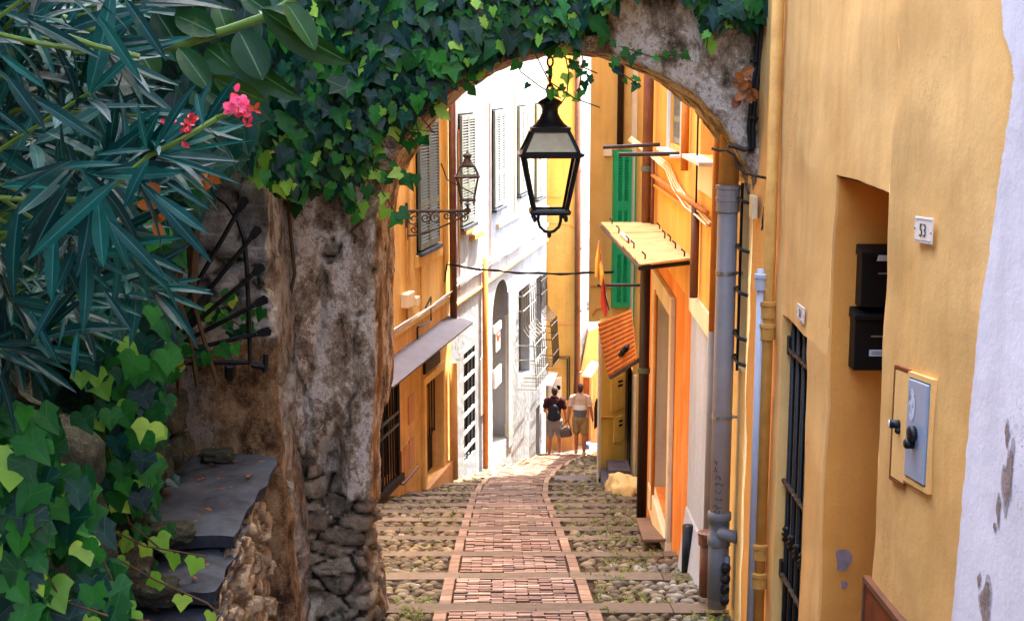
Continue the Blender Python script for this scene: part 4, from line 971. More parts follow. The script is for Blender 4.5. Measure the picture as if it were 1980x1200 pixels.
mb = MB(); mb.tube([qD-nA*.03, qC-nA*.03], .03, 6); mb.tube([qA-nA*.03, qD-nA*.03], .02, 6); part(mb, 'frame', M['dkpipe'], aw)
mb = MB()
for k in range(5): p = qD.lerp(qC, .62+.05*k).lerp(qA.lerp(qB, .62+.05*k), .22+.02*k); mb.ell(p+nA*.03, (.05,.04,.03), 8, 5, .3)
tag(mb.build('dark_rag', M['ink'], smooth=True), 'crumpled black rag lying on the orange awning', 'rag')
# clothes hanging by the pole
def cloth(nm, c, pts, r, label):
    mb = MB(); mb.tube([P(px, py, 17.0) for px, py in pts], r, 7); return mb
cl = thing('hanging_cloth', 'twisted red, yellow and white cloth strips hanging under an iron pole', 'cloth', tuple(P(1165, 612, 17)))
for nm, m_, pts, r in (
    ('red_strip', 'redsign', [(1166,560),(1168,585),(1171,612)], [.03,.045,.02]), ('red_strip', 'redsign', [(1165,535),(1168,560),(1166,600)], [.015,.03,.02]),
    ('yellow_strip', 'lemon', [(1158,470),(1155,505),(1153,535)], [.008,.03,.02]), ('yellow_strip', 'lemon', [(1160,500),(1164,530),(1162,552)], [.012,.03,.012]),
    ('white_strip', 'paper', [(1158,466),(1162,500),(1167,545),(1176,600)], [.008,.014,.016,.012]), ('orange_strip', 'tile', [(1159,468),(1159,500),(1160,540)], [.008,.02,.02]),
    ('dark_strip', 'ink', [(1158,466),(1164,520),(1170,570),(1178,600)], [.006,.009,.009,.009])):
    mb = MB(); mb.tube([P(px, py, 16.9+random.uniform(-.05,.05)) for px, py in pts], r, 7); part(mb, nm, M[m_], cl)
# foot ramp at the marble door, rounded yellow stone
mb = MB(); a = [P(1230, 1000, 14.6), P(1262, 1000, 14.6), P(1299, 1066, 12.5), P(1243, 1066, 12.5)]
for q in a: q.z = max(q.z, G(q.y)+.12)
mb.slab([q+Vector((0,0,.0)) for q in a], (0,0,-.03)); rp = mb.build('ramp_plate', simple('brown_chequer_plate', '#8a6a50', .6, .4, .3, .2, 9, .4), bevel=.004); tag(rp, 'brown metal ramp plate leading to the marble doorway', 'ramp')
bo = boulder('boulder', (P(1208, 958, 19.6).x, 19.6, G(19.6)+.02), (.3,.45,.26), 'rounded yellow painted stone at the foot of the right wall', 4, M['paleyel'])

# ------------------------------------------------------------------ left yellow house
uY1 = L.U(871); uY0 = 9.6
ly = thing('left_yellow_house', 'yellow house on the left behind the arch pillar with grey green shutters', 'house', tuple(L.pt(18.5, G(18), 0)))
pd0, pd1 = L.U(817), L.U(851); zpd1, zpd0 = L.Z(834, 730), L.Z(834, 925)
pg0, pg1 = L.U(690), L.U(763); zpg1, zpg0 = L.Z(745, 735), L.Z(745, 938)
mb = MB(); zmid = L.Z(850, 585)
L.wall(mb, uY0, uY1, zmid, 6.5, [], 4); part(mb, 'wall', M['yellow'], ly)
mb = MB(); L.wall(mb, uY0, uY1, ZB, zmid, [(pd0, pd1, zpd0, zpd1, .25), (pg0, pg1, zpg0, zpg1, .2)], 0); part(mb, 'ground_floor_wall', M['yellowlow'], ly)
def window_shutters(F, px0, px1, pxm, pyt, pyb, mat, parent, n=44, o=.02, sill=True, zt=None):
    u0, u1 = F.U(px0), F.U(px1); z1 = zt if zt is not None else F.Z(pxm, pyt); z0 = F.Z(pxm, pyb); um = (u0+u1)/2
    for a, b in ((u0, um-.006), (um+.006, u1)):
        mb = MB(); louvre(F, mb, a, b, z0, z1, o, n, .05, .045, (.33,)); mb.build('shutter', M[mat], parent)
    mb = MB(); F.box(mb, u0-.03, u1+.03, z0-.03, z1+.03, .001, o-.004); mb.build('window_shade_sheet', M['dark'], parent)  # last: flat dark sheet on the wall, painted shade behind the slats
    if sill: mb = MB(); F.box(mb, u0-.06, u1+.06, z0-.09, z0-.035, 0, .1); mb.build('window_sill', M['slate'], parent)
window_shutters(L, 808, 845, 828, 228, 474, 'shutter', ly); window_shutters(L, 722, 749, 735, 225, 520, 'shutter', ly)
for (px) in (797, 868):   # raised pilaster strips beside the windows
    facbox(L, 'pilaster_strip', M['yellow'], ly, L.U(px)-.14, L.U(px)+.0, zmid+.6, 6.4, .002, .03)
facbox(L, 'window_apron', M['yellow'], ly, L.U(803), L.U(853), L.Z(828, 505), L.Z(828, 482), .002, .04)
facbox(L, 'string_course', M['cream'], ly, uY0, uY1, zmid-.04, zmid+.02, .002, .05)
mb = MB()
for k in range(4):
    pts = []
    for i in range(12): u = lerp(14, uY1, i/11); pts.append(L.pt(u, zmid+.06+.02*math.sin(i*1.7+k)+.015*k, .05+.015*k))
    mb.tube(pts, .013, 6)
part(mb, 'cable_run', M['whitesheet'], ly)
for (a, b, t_, bt) in ((775, 788, 565, 592), (791, 798, 573, 590)):
    mb = MB(); L.box(mb, L.U(a), L.U(b), L.Z((a+b)/2, bt), L.Z((a+b)/2, t_), 0, .12); part(mb, 'meter_box', M['cream'], ly, bevel=.01)
for px in (785, 812, 858): mb = MB(); u = L.U(px); mb.tube([L.pt(u, L.Z(px, 440 if px != 812 else 500), .02), L.pt(u, zmid+.05, .02)], .016, 6); part(mb, 'wall_conduit', M['yelpipe'], ly)
mb = MB(); u = L.U(803); z = L.Z(803, 645); mb.tube([L.pt(u, z-.35, .03), L.pt(u, z+.1, .03)], .016, 6); u2 = L.U(826); mb.tube([L.pt(L.U(817), zmid+.1, .05), L.pt(u2, zmid+.22, .06), L.pt(u2, zmid-.15, .06), L.pt(u, z+.1, .04)], .016, 6); part(mb, 'wall_cable', M['iron'], ly)
# door with curtain and lower panel
mb = MB(); L.box(mb, pd0, pd1, zpd0, zpd1, -.28, -.22); part(mb, 'door_back', M['dark'], ly)
zl = lerp(zpd0, zpd1, .38)
mb = MB(); L.box(mb, pd0+.02, pd1-.02, zpd0, zl, -.2, -.15); dr = part(mb, 'door', M['darkwood'], ly); mb = MB(); L.box(mb, pd0+.02, pd1-.02, zl, zl+.05, -.2, -.12); part(mb, 'door_rail', M['brpipe'], dr)
cu = MB(); V = []; nu = 60
for i in range(nu+1):
    u = lerp(pd0+.06, pd1-.22, i/nu); o = -.17+.03*math.sin(i*1.05)
    for z in (zl+.05, lerp(zl, zpd1, .5), zpd1-.2+.1*math.sin(i/9)): V.append(L.pt(u, z, o))
cu.add(V, [(i*3+j, i*3+j+1, i*3+j+4, i*3+j+3) for i in range(nu) for j in range(2)])
cm_ = NT('striped_curtain'); rr = cm_.noise(9, 2, .5, cm_.mp((1,1,.03))); part(cu, 'curtain', cm_.fin(cm_.ramp(rr, [(.35,'#5c2008'),(.45,'#c8741c'),(.55,'#e0a030'),(.65,'#7a3410')]), .8, .2), ly, smooth=True)
mb = MB()
for k in range(7): u = lerp(pd0+.05, pd1-.05, k/6); mb.tube([L.pt(u, zl, -.1), L.pt(u, zpd1, -.1)], .012, 6)
part(mb, 'door_bars', M['darkwood'], dr)
mb = MB(); L.box(mb, pd0-.13, pd0, zpd0-.1, zpd1+.12, .002, .05); L.box(mb, pd1, pd1+.13, zpd0-.1, zpd1+.12, .002, .05); L.box(mb, pd0, pd1, zpd1, zpd1+.12, .002, .05); part(mb, 'door_frame', M['yellow'], ly)
mb = MB(); L.box(mb, pd0-.13, pd1+.4, ZB+2, zpd0-.0, .002, .10); part(mb, 'door_sill', M['pink'], ly)
mb = MB(); L.box(mb, L.U(816), L.U(845), L.Z(831, 712), L.Z(831, 690), .002, .05); sg = part(mb, 'shop_board', M['darkwood'], ly)
mb = MB()
for (a, b, t_, bt, mt) in ((786, 797, 765, 818, 'pink'), (776, 783, 865, 930, 'pink'), (786, 796, 850, 905, 'pink')):
    mb = MB(); L.box(mb, L.U(a), L.U(b), L.Z((a+b)/2, bt), L.Z((a+b)/2, t_), .002, .02); part(mb, 'wall_hatch', M[mt], ly)
mb = MB(); pts = [L.pt(*L.hit(px, py, .06), .06) for px, py in ((774,872),(774,935),(780,935),(808,902))]; mb.tube(pts, .022, 8); part(mb, 'handrail', M['brpipe'], ly)
# black gate
mb = MB(); L.box(mb, pg0, pg1, zpg0, zpg1, -.2, -.12); part(mb, 'gate_back', M['dark'], ly)
mb = MB()
for k in range(15): u = lerp(pg0, pg1, k/14); mb.tube([L.pt(u, zpg0, .02), L.pt(u, zpg1, .02)], .014 if k % 7 else .04, 6)
for z in (lerp(zpg0, zpg1, .5), lerp(zpg0, zpg1, .62)): mb.tube([L.pt(pg0, z, .035), L.pt(pg1, z, .035)], .025, 6)
part(mb, 'iron_gate', M['iron'], ly)
mb = MB(); L.box(mb, pg0, pg1+.06, zpg0-.1, zpg0-.0, .002, .1); part(mb, 'gate_sill', M['darkwood'], ly)
# grey sloping awning
uw0_, uw1_ = L.U(700), L.U(869); za = L.Z(868, 608)
a0, a1 = L.pt(uw0_, za, .01), L.pt(uw1_, za, .01); b0_, b1_ = L.pt(uw0_, za-.12, .40), L.pt(uw1_, za-.12, .40)
sa = thing('sheet_awning', 'long grey sheet awning along the left yellow house', 'awning', tuple(L.pt((uw0_+uw1_)/2, za-.2, 0)))
mb = MB(); um_ = .55
mb.hexa([a0-Vector((0,0,.025)), a1-Vector((0,0,.025)), b1_-Vector((0,0,.025)), b0_-Vector((0,0,.025)), a0, a1, b1_, b0_]); part(mb, 'sheet', M['awn'], sa)
mb = MB(); 
for k in range(5): q = lerp(uw0_+.2, uw1_-.1, k/4); mb.tube([L.pt(q, za-.3, .01), L.pt(q, za-.15, .37)], .014, 6)
part(mb, 'bracket', M['dkpipe'], sa)

# corner downpipe between yellow and white
vpipe(L, 877, 60, 620, .06, 'brpipe', 'drainpipe', 'brown downpipe on the corner between the left yellow house and white house', .10)
vpipe(L, 877, 700, 925, .07, 'yellowlow', 'pipe_casing', 'yellow painted casing at the foot of the brown corner downpipe', .09, cat='pipe casing')

# ------------------------------------------------------------------ sunlit white house
uW1 = L.U(1056)
fw = thing('sunlit_house', 'tall white house glaring in the sun with grey louvred shutters', 'house', tuple(L.pt(26.5, G(26), 0)))
bd0, bd1 = L.U(896), L.U(918); zbd1, zbd0 = L.Z(907, 676), L.Z(907, 884)
an0, an1 = L.U(952), L.U(984); zan1, zan0 = L.Z(968, 542), L.Z(968, 862); zsp = L.Z(968, 620)
cg0, cg1, zc1, zc0 = L.U(1003), L.U(1024), L.Z(1014, 555), L.Z(1014, 728)
ce0, ce1, ze1, ze0 = L.U(1037), L.U(1047), L.Z(1042, 535), L.Z(1042, 695)
bs0, bs1, zbs1, zbs0 = L.U(1037), L.U(1044), L.Z(1040, 785), L.Z(1040, 880)
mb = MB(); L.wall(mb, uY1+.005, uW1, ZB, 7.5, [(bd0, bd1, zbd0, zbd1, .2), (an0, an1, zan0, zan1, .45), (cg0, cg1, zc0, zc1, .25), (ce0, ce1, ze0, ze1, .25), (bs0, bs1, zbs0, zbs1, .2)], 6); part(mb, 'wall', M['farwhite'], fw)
mb = MB(); mid = (an0+an1)/2; hw = (an1-an0)/2      # pointed arch spandrels
for sgn in (-1, 1):
    ring = [L.pt(mid+sgn*hw*math.cos(t)**.8, zsp+(zan1-zsp)*math.sin(t), .001) for t in [i*math.pi/2/10 for i in range(11)]]
    for p, q in zip(ring, ring[1:]):
        cnr = L.pt(mid+sgn*hw, zan1, .001); mb.add([p, q, cnr], [(0,1,2)])
part(mb, 'arch_spandrel', M['farwhite'], fw)
mb = MB(); L.box(mb, an0-.02, an1+.02, zan0, zan1, -.5, -.44); part(mb, 'alcove_back', M['marble'], fw)
mb = MB(); L.box(mb, an1-.12, an1+.03, zan0, zsp, -.05, .03); L.box(mb, an1-.14, an1+.05, zsp-.1, zsp, -.06, .045); L.box(mb, an1-.14, an1+.05, zan0, zan0+.25, -.06, .045); part(mb, 'alcove_pilaster', M['marble'], fw)
mb = MB(); L.box(mb, bd0, bd1, zbd0, zbd1, -.2, -.15); dk = part(mb, 'door', M['darkwood'], fw)
mb = MB()
for k in range(4): u = lerp(bd0+.03, bd1-.03, k/3); mb.tube([L.pt(u, zbd0, -.02), L.pt(u, zbd1, -.02)], .016, 6)
part(mb, 'door_bars', M['iron'], dk)
mb = MB()
for k in range(6): z = lerp(zbd0+.2, zbd1-.15, k/5); L.box(mb, bd0, bd1, z-.025, z+.025, -.03, .005)
part(mb, 'door_crossbars', M['whitesheet'], dk)
for (a, b) in ((cg0, cg1), (ce0, ce1), (bs0, bs1)):
    z0, z1 = (zc0, zc1) if a == cg0 else (ze0, ze1) if a == ce0 else (zbs0, zbs1); mb = MB(); L.box(mb, a, b, z0, z1, -.25, -.2); part(mb, 'window' if a != bs0 else 'cellar_door', M['glassdark'] if a != bs0 else M['browndoor'], fw)
def cage(u0, u1, z0, z1, mat, nm='window_cage'):
    mb = MB(); prof = [(z1, .10), (lerp(z0,z1,.62), .12), (lerp(z0,z1,.56), .2), (lerp(z0,z1,.5), .34), (lerp(z0,z1,.1), .40), (z0, .40)]
    for k in range(7): u = lerp(u0, u1, k/6); mb.tube([L.pt(u, z, o) for z, o in prof], .011, 5)
    for f in (.95, .8, .45, .3, .12, 0):
        z = lerp(z0, z1, f); o = np.interp(z, [p[0] for p in prof][::-1], [p[1] for p in prof][::-1]); mb.tube([L.pt(u0, z, 0), L.pt(u0, z, o), L.pt(u1, z, o), L.pt(u1, z, 0)], .012, 5)
    for k in range(5): mb.tube([L.pt(lerp(u0,u1,k/4), z0, 0), L.pt(lerp(u0,u1,k/4), z0, .4)], .01, 5)
    return part(mb, nm, M[mat], fw)
cage(cg0-.1, cg1+.1, zc0-.1, zc1+.02, 'steel'); cage(ce0-.05, ce1+.1, ze0-.05, ze1+.05, 'irongrey')
for (a, b, m_, t_, bt, sl_) in ((889, 914, 902, 222, 430, 1), (952.5, 971, 962, 213, 397, 1), (1000, 1016.5, 1008.5, 206, 371, 1), (1033, 1047, 1040, 202, 364, 1)):
    window_shutters(L, a, b, m_, t_, bt, 'shutfar', fw, 40)
facbox(L, 'cornice_band', M['pink'], fw, uY1+.05, uW1, L.Z(965, 530), L.Z(965, 526), .001, .05)
facbox(L, 'cornice_band', M['cream'], fw, L.U(960), uW1, L.Z(1000, 418), L.Z(1000, 412), .001, .06)
mb = MB()
for k in range(3):
    pts = [L.pt(lerp(uY1, uW1, i/16), L.Z(965, 497)+.05*k+.03*math.sin(i*1.3+k), .04) for i in range(17)]; mb.tube(pts, .012, 5)
part(mb, 'cable_run', M['whitesheet'], fw)
for px, t_, bt in ((887, 250, 560), (946, 200, 540), (993, 180, 420), (1030, 120, 300)): mb = MB(); u = L.U(px); mb.tube([L.pt(u, L.Z(px, t_), .02), L.pt(u, L.Z(px, bt), .02)], .013, 5); part(mb, 'wall_conduit', M['pink'], fw)
for (px0, px1, t_, bt) in ((926, 934, 690, 800), (953, 966, 710, 745), (953, 966, 625, 640), (980, 990, 560, 860)):
    facbox(L, 'wall_panel' if px0 != 980 else 'pilaster_strip', M['whitesheet'] if px0 != 980 else M['farwhite'], fw, L.U(px0), L.U(px1), L.Z((px0+px1)/2, bt), L.Z((px0+px1)/2, t_), .002, .04)
# yellow patches of light coloured stone near the sill
facbox(L, 'sill_corbel', M['yelpipe'], fw, L.U(892), L.U(906), L.Z(900, 449), L.Z(900, 442), .001, .1)
facbox(L, 'sill_corbel', M['yelpipe'], fw, L.U(909), L.U(926), L.Z(918, 458), L.Z(918, 449), .001, .1)
vpipe(L, 938, 500, 905, .05, 'orpipe', 'drainpipe', 'thin orange downpipe in the middle of the sunlit white house', .07)
# no entry sign on the alcove pier
c = L.hit(961, 650); sg = thing('no_entry_sign', 'white board with a red no entry disc on the white house', 'sign', tuple(L.pt(c[0], c[1]-.3, .01)))
mb = MB(); L.box(mb, c[0]-.2, c[0]+.2, c[1]-.28, c[1]+.25, .012, .025); part(mb, 'board', M['enamel'], sg)
mb = MB(); mb.lathe([(.15,0),(.15,.006),(.001,.006)], L.pt(c[0], c[1]+.05, .0255), 24, L.n); part(mb, 'red_disc', M['redsign'], sg)
mb = MB(); L.box(mb, c[0]-.1, c[0]+.1, c[1]+.03, c[1]+.07, .032, .036); part(mb, 'white_bar', M['enamel'], sg)

# ------------------------------------------------------------------ yellow house closing the lane
Y2 = 33.0
fx0, fx1 = P(1052, 400, Y2).x, P(1121, 400, Y2).x
fh = thing('end_house', 'light yellow house closing the lane behind the two walkers', 'house', ((fx0+fx1)/2, Y2, G(33)))
mb = MB(); mb.box(fx0-.6, Y2, -14, fx1, Y2+4, 7.5); part(mb, 'wall', M['faryel'], fh)
def pb(px0, px1, pyt, pyb, d0, d1, mat, nm, parent, Y=Y2, bevel=0):
    a, b = P(px0, pyb, Y), P(px1, pyt, Y); mb = MB(); mb.box(min(a.x,b.x), Y-d1, min(a.z,b.z), max(a.x,b.x), Y-d0, max(a.z,b.z)); return mb.build(nm, M[mat], parent, bevel=bevel)
M['stonebase'] = plaster('worn_stone_base', '#c0925c', '#a87c4c', '#6c4a2c', .6, .5)
pb(1042, 1112, 772, 905, .0, .08, 'stonebase', 'stone_base', fh)
pb(1068, 1112, 624, 626.5, 0, .03, 'pink', 'string_line', fh); pb(1056, 1112, 709, 711, 0, .03, 'pink', 'string_line', fh)
pb(1060, 1085, 727, 763, .0, .25, 'whitesheet', 'wall_unit', fh, bevel=.01)
mb = MB(); c = P(1079.5, 749, Y2-.26); mb.lathe([(.06,0),(.06,.01),(.001,.012)], c, 14, (0,-1,0)); part(mb, 'unit_vent', M['dark'], fh)
mb = MB()
for pts in ([(1071,689),(1101,689),(1101,775)], [(1071,692),(1097,693),(1097,775)], [(1117,706),(1112,712),(1110,780)]): mb.tube([P(px, py, Y2-.05) for px, py in pts], .022, 6)
part(mb, 'gas_pipe', M['irongrey'], fh)
mb = MB()
for px in (1054.5, 1059): mb.tube([P(px, 100, Y2-.04), P(px-1, 560, Y2-.04)], .014, 6)
mb.tube([P(1047, 365, Y2-.05), P(1085, 366, Y2-.05)], .015, 6); mb.tube([P(1054, 431, Y2-.05), P(1100, 434, Y2-.05), P(1112, 442, Y2-.05)], .012, 6); part(mb, 'wall_cable', M['yelpipe'], fh)
mb = MB(); qa = [P(1040, 742, Y2-.9), P(1067, 745, Y2-.9), P(1079, 719, Y2-.0), P(1052, 716, Y2-.0)]; mb.slab(qa, (0,0,-.03)); tag(mb.build('small_awning', M['whitesheet']), 'small pale sheet awning over the wall unit above the walkers', 'awning')
t = thing('drainpipe', 'tall brown downpipe on the right corner of the yellow end house', 'drainpipe', tuple(P(1117, 800, Y2-.08))); mb = MB(); mb.tube([P(1119, 20, Y2-.08), P(1116, 800, Y2-.08)], .075, 12); part(mb, 'pipe', M['brpipe'], t, smooth=True)
mb = MB()
for py in (180, 330, 480, 600, 720): mb.tube([P(1118, py-2, Y2-.08), P(1118, py+2, Y2-.08)], .095, 12)
part(mb, 'clamp', M['brpipe'], t)
# bend of the lane: sunlit wall and pink house behind
bw = thing('bend_house', 'bright sunlit wall glimpsed beyond the yellow end house', 'house', (2.2, 38, -10))
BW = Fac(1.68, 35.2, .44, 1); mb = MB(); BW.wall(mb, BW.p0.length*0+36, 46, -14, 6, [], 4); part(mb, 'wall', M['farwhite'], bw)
mb = MB(); 
for py in (345, 435, 470): a = BW.hit(1124, py, .05); mb.tube([BW.pt(a[0]-.5, a[1], .05), BW.pt(a[0]+3, a[1]+.1, .05)], .02, 5)
part(mb, 'wall_cable', M['brpipe'], bw)
mb = MB(); c = P(1133, 592, 36)
for k in range(3): mb.tube([c+Vector(((.05+.03*k)*math.cos(t*.5), 0, (.05+.03*k)*math.sin(t*.5))) for t in range(13)], .012, 5)
mb.tube([c+Vector((-.2,0,.14)), c+Vector((.3,0,.14))], .015, 5); part(mb, 'balcony_scroll', M['iron'], bw)
pk = thing('pink_house', 'pinkish house with a dark arched door at the bend of the lane', 'house', (2.1, 35.5, G(35)))
Y3 = 35.5; x0, x1 = P(1113, 700, Y3).x, P(1172, 700, Y3).x+1.5; zt_ = P(1130, 640, Y3).z
mb = MB(); mb.slab([(x0, Y3, -14), (x1, Y3-.2, -14), (x1, Y3-.2, P(1170, 580, Y3).z), (x0+.35, Y3, P(1126, 640, Y3).z), (x0, Y3, P(1113, 770, Y3).z)], (0, .8, 0)); part(mb, 'wall', M['pink'], pk)
pb(1126, 1139, 728, 872, .1, .14, 'browndoor', 'door', pk, Y3); 
mb = MB(); ring = [P(1149, 830, Y3-.25), P(1157.5, 822, Y3-.25)]+[P(1157.5, 775, Y3-.25), P(1154, 769, Y3-.25), P(1150.5, 778, Y3-.25), P(1149, 790, Y3-.25)]; mb.slab(ring, (0,.04,0)); part(mb, 'arched_door', M['dark'], pk)
pb(1141, 1146, 728, 875, .1, .2, 'pink', 'door_pilaster', pk, Y3)
mb = MB(); mb.slab([P(1126, 724, Y3-.9), P(1143, 727, Y3-.9), P(1160, 700, Y3-.15), P(1143, 697, Y3-.15)], (0,0,-.03)); tag(mb.build('small_awning', M['whitesheet']), 'white sheet awning at the bend of the lane, right of the end house', 'awning')
mb = MB(); mb.hexa([P(1130, 874, 33.2), P(1140, 875, 33.2), P(1143, 868, 33.9), P(1131, 868, 33.9), P(1130, 857, 33.2), P(1138, 860, 33.2), P(1142, 853, 33.9), P(1131, 853, 33.9)]); M['bluetarp'] = simple('dull_blue_tarp', '#3c4a86', .7, .3, 0, .2, 6, .2)
tag(mb.build('blue_crate', M['bluetarp']), 'blue crate standing on the ground right of the walkers', 'crate')
mb = MB(); a = P(1137, 875, 33.3); mb.box(a.x, 33.2, a.z-.1, a.x+.32, 33.8, a.z+.13); tag(mb.build('blue_crate', M['bluetarp'], bevel=.02), 'lower blue crate next to the lemon yellow wall', 'crate')
# unseen low terrace house, added and shaped to shade the bend (right, behind the bay)
mb = MB(); mb.hexa([(1.8, 25.25, ZB), (6, 25.25, ZB), (6, 32.2, ZB), (2.5, 32.2, ZB), (1.8, 25.25, -2.0), (6, 25.25, -2.0), (6, 32.2, -3.6), (2.5, 32.2, -3.6)])
tag(mb.build('added_terrace_house', M['yellow']), 'unseen low yellow house added behind the jutting bay to shade the lane', 'house')
# overhead cable across the lane
a = L.pt(*L.hit(860, 545, .03), .03); b = L.pt(*L.hit(864, 511, .06), .06); c = P(1186, 525, 19.0); mb = MB(); pts = [a, b]
for k in range(1, 25): t_ = k/24; q = b.lerp(c, t_); q.z -= .16*4*t_*(1-t_)*.5; pts.append(q)
mb.tube(pts, .014, 6); mb.tube([q+Vector((0,0,.02*math.sin(i))) for i, q in enumerate(pts[1:])], .008, 5); tag(mb.build('overhead_cable', M['iron']), 'dark cable sagging across the lane below the hanging lantern', 'cable')
# ================================================================== LANTERNS
def square_lantern(t, s, glassmat_, framemat, roofmat, full=True):
    """tapered square lantern about 1 unit tall, base at z=0, local coords, s scales"""
    def X(m, nm, mat, par=t, **k): return m.build(nm, mat, par, local=True, **k)
    q = [(-1,-1),(1,-1),(1,1),(-1,1)]
    zb, zt, ze, zr, zc = 0.0, .34*s, .37*s, .51*s, .51*s
    wb_, wt_, we, wr = .098*s, .165*s, .2*s, .108*s
    m = MB(); r = .016*s
    for x, y in q: m.tube([(x*wb_, y*wb_, zb), (x*wt_, y*wt_, zt)], r, 6)
    for w, z, h in ((wb_+.014*s, zb-.016*s, .032*s),):
        for k in range(4):
            a, b = q[k], q[(k+1) % 4]; m.tube([(a[0]*w, a[1]*w, z+h/2), (b[0]*w, b[1]*w, z+h/2)], h*.6, 6)
    for x, y in q: m.ell((x*wb_, y*wb_, -.04*s), (.014*s,.014*s,.022*s), 8, 6)
    X(m, 'frame', framemat, smooth=False)
    m = MB(); m.frus((0,0,zt), .012*s, we-.025*s, we-.005*s); m.frus((0,0,zt+.012*s), .016*s, we, we+.003*s); m.frus((0,0,zt+.028*s), .012*s, we-.012*s, we-.03*s); X(m, 'eave', framemat)
    m = MB()
    for x, y in q: m.tube([(x*(we-.03*s), y*(we-.03*s), ze+.005*s), (x*wr, y*wr, zr)], .012*s, 6)
    m.frus((0,0,zr-.012*s), .03*s, wr+.012*s, wr+.016*s); X(m, 'roof_frame', framemat)
    g = MB()
    for k in range(4):
        a, b = q[k], q[(k+1) % 4]; g.quad((a[0]*(we-.035*s), a[1]*(we-.035*s), ze+.006*s), (b[0]*(we-.035*s), b[1]*(we-.035*s), ze+.006*s), (b[0]*(wr-.002*s), b[1]*(wr-.002*s), zr-.01*s), (a[0]*(wr-.002*s), a[1]*(wr-.002*s), zr-.01*s))
    X(g, 'roof_glass', roofmat)
    g = MB()
    for k in range(4):
        a, b = q[k], q[(k+1) % 4]; g.quad((a[0]*(wb_-.004*s), a[1]*(wb_-.004*s), zb+.01*s), (b[0]*(wb_-.004*s), b[1]*(wb_-.004*s), zb+.01*s), (b[0]*(wt_-.004*s), b[1]*(wt_-.004*s), zt), (a[0]*(wt_-.004*s), a[1]*(wt_-.004*s), zt))
    X(g, 'side_glass', glassmat_)
    m = MB(); m.lathe([(.105*s,0),(.112*s,.012*s),(.1*s,.02*s),(.085*s,.035*s),(.066*s,.06*s),(.052*s,.09*s),(.05*s,.115*s),(.058*s,.135*s),(.076*s,.15*s),(.078*s,.158*s),(.06*s,.172*s),(.035*s,.185*s),(.02*s,.195*s),(.022*s,.205*s),(.001*s,.212*s)], (0,0,zr+.012*s), 24); X(m, 'chimney_cap', framemat, smooth=True)
    return zr+.012*s+.212*s
lc = P(1063, 300, 8.5)
s_ = 1.0; lz0 = P(1063, 408, 8.5).z
lan = thing('hanging_lantern', 'large black square lantern hanging on a chain from the arch', 'lantern', (lc.x, 8.5, lz0), RAD(2))
top = square_lantern(lan, 1.0, M['glass'], M['iron'], M['frost'])
m = MB()   # scroll below
pts = [(-.07,0,-.02),(-.072,0,-.06),(-.06,0,-.1),(-.03,0,-.128),(0,0,-.135),(.03,0,-.128),(.06,0,-.1),(.072,0,-.06),(.07,0,-.02)]; m.tube(pts, .011, 6); m.ell((0,0,-.15), (.014,.014,.022), 8, 6); m.build('bottom_scroll', M['iron'], lan, local=True, smooth=True)
ztop = P(1063, 100, 8.5).z-lz0+.02
m = MB(); z = top-.01
def link(c, h, w, r, rot): m.tube([(c[0]+(math.cos(rot)*w*math.cos(t)), c[1]+math.sin(rot)*w*math.cos(t), c[2]+h*math.sin(t)) for t in [i*math.pi/8 for i in range(17)]], r, 6, caps=False)
link((0,0,z+.03), .035, .02, .008, 0); link((0,0,z+.085), .03, .017, .007, RAD(90)); m.tube([(0,0,z+.1),(0,0,z+.18)], .012, 8); link((0,0,z+.205), .03, .018, .007, 0); m.tube([(0,0,z+.225),(0,0,z+.30)], .011, 8)
m.lathe([(.012,0),(.016,.03),(.03,.06),(.044,.085),(.044,.094),(.01,.1)], (0,0,z+.29), 14); link((0,0,z+.41), .035, .02, .008, 0); m.tube([(0,0,z+.4),(0,0,max(ztop, z+.5))], .01, 6)
m.build('chain', M['iron'], lan, local=True, smooth=True)
# bracket lantern on the left house
ub, zbk = L.hit(784, 408, .0); bp = L.pt(ub, zbk, .02)
tip = P(907, 409, bp.y); arm = (tip-bp); arm.z = 0; ln_ = arm.length; ad = arm.normalized()
bl = thing('bracket_lantern', 'small iron lantern on a scrolled bracket on the left yellow house', 'lantern', tuple(bp), math.atan2(ad.y, ad.x))
m = MB(); m.tube([(0,0,0),(ln_,0,0)], .022, 6); m.tube([(0,0,.12),(0,0,-.42)], .02, 6); m.box(-.02,-.04,-.42,.01,.04,.12)
m.tube([(0,0,-.36)]+[(lerp(.03,ln_,t), 0, -.36+.33*(t**1.5)) for t in [i/12 for i in range(13)]], .014, 6); m.build('bracket_arm', M['irongrey'], bl, local=True)
m = MB()
def scroll(cx, cz, r, turns, dirn, start): m.tube([(cx+r*(1-.75*i/20)*math.cos(start+dirn*turns*2*math.pi*i/20), 0, cz+r*(1-.75*i/20)*math.sin(start+dirn*turns*2*math.pi*i/20)) for i in range(21)], .011, 5)
for cx, cz, r, d in ((.1,-.12,.1,1),(.27,-.1,.085,-1),(.42,-.1,.085,1),(.1,-.27,.06,-1),(.58,-.07,.06,-1),(ln_-.13,-.06,.05,1),(ln_-.08,-.1,.07,-1),(ln_-.22,-.05,.05,1)): scroll(cx, cz, r, 1.4, d, 1.5)
m.build('scrollwork', M['irongrey'], bl, local=True)
m = MB(); m.lathe([(.02,-.03),(.05,-.01),(.045,.03),(.02,.05),(.02,.08),(.06,.1),(.02,.11)], (ln_-.02,0,0), 10); m.build('lamp_base', M['irongrey'], bl, local=True)
sub = bpy.data.objects.new('lamp_head', None); COL.objects.link(sub); sub.parent = bl; sub.location = (ln_-.02, 0, .16); WO[sub.name] = (0,0,0)
square_lantern(sub, 1.0, M['glass'], M['irongrey'], M['glass']); sub.scale = (.92,.92,.95)
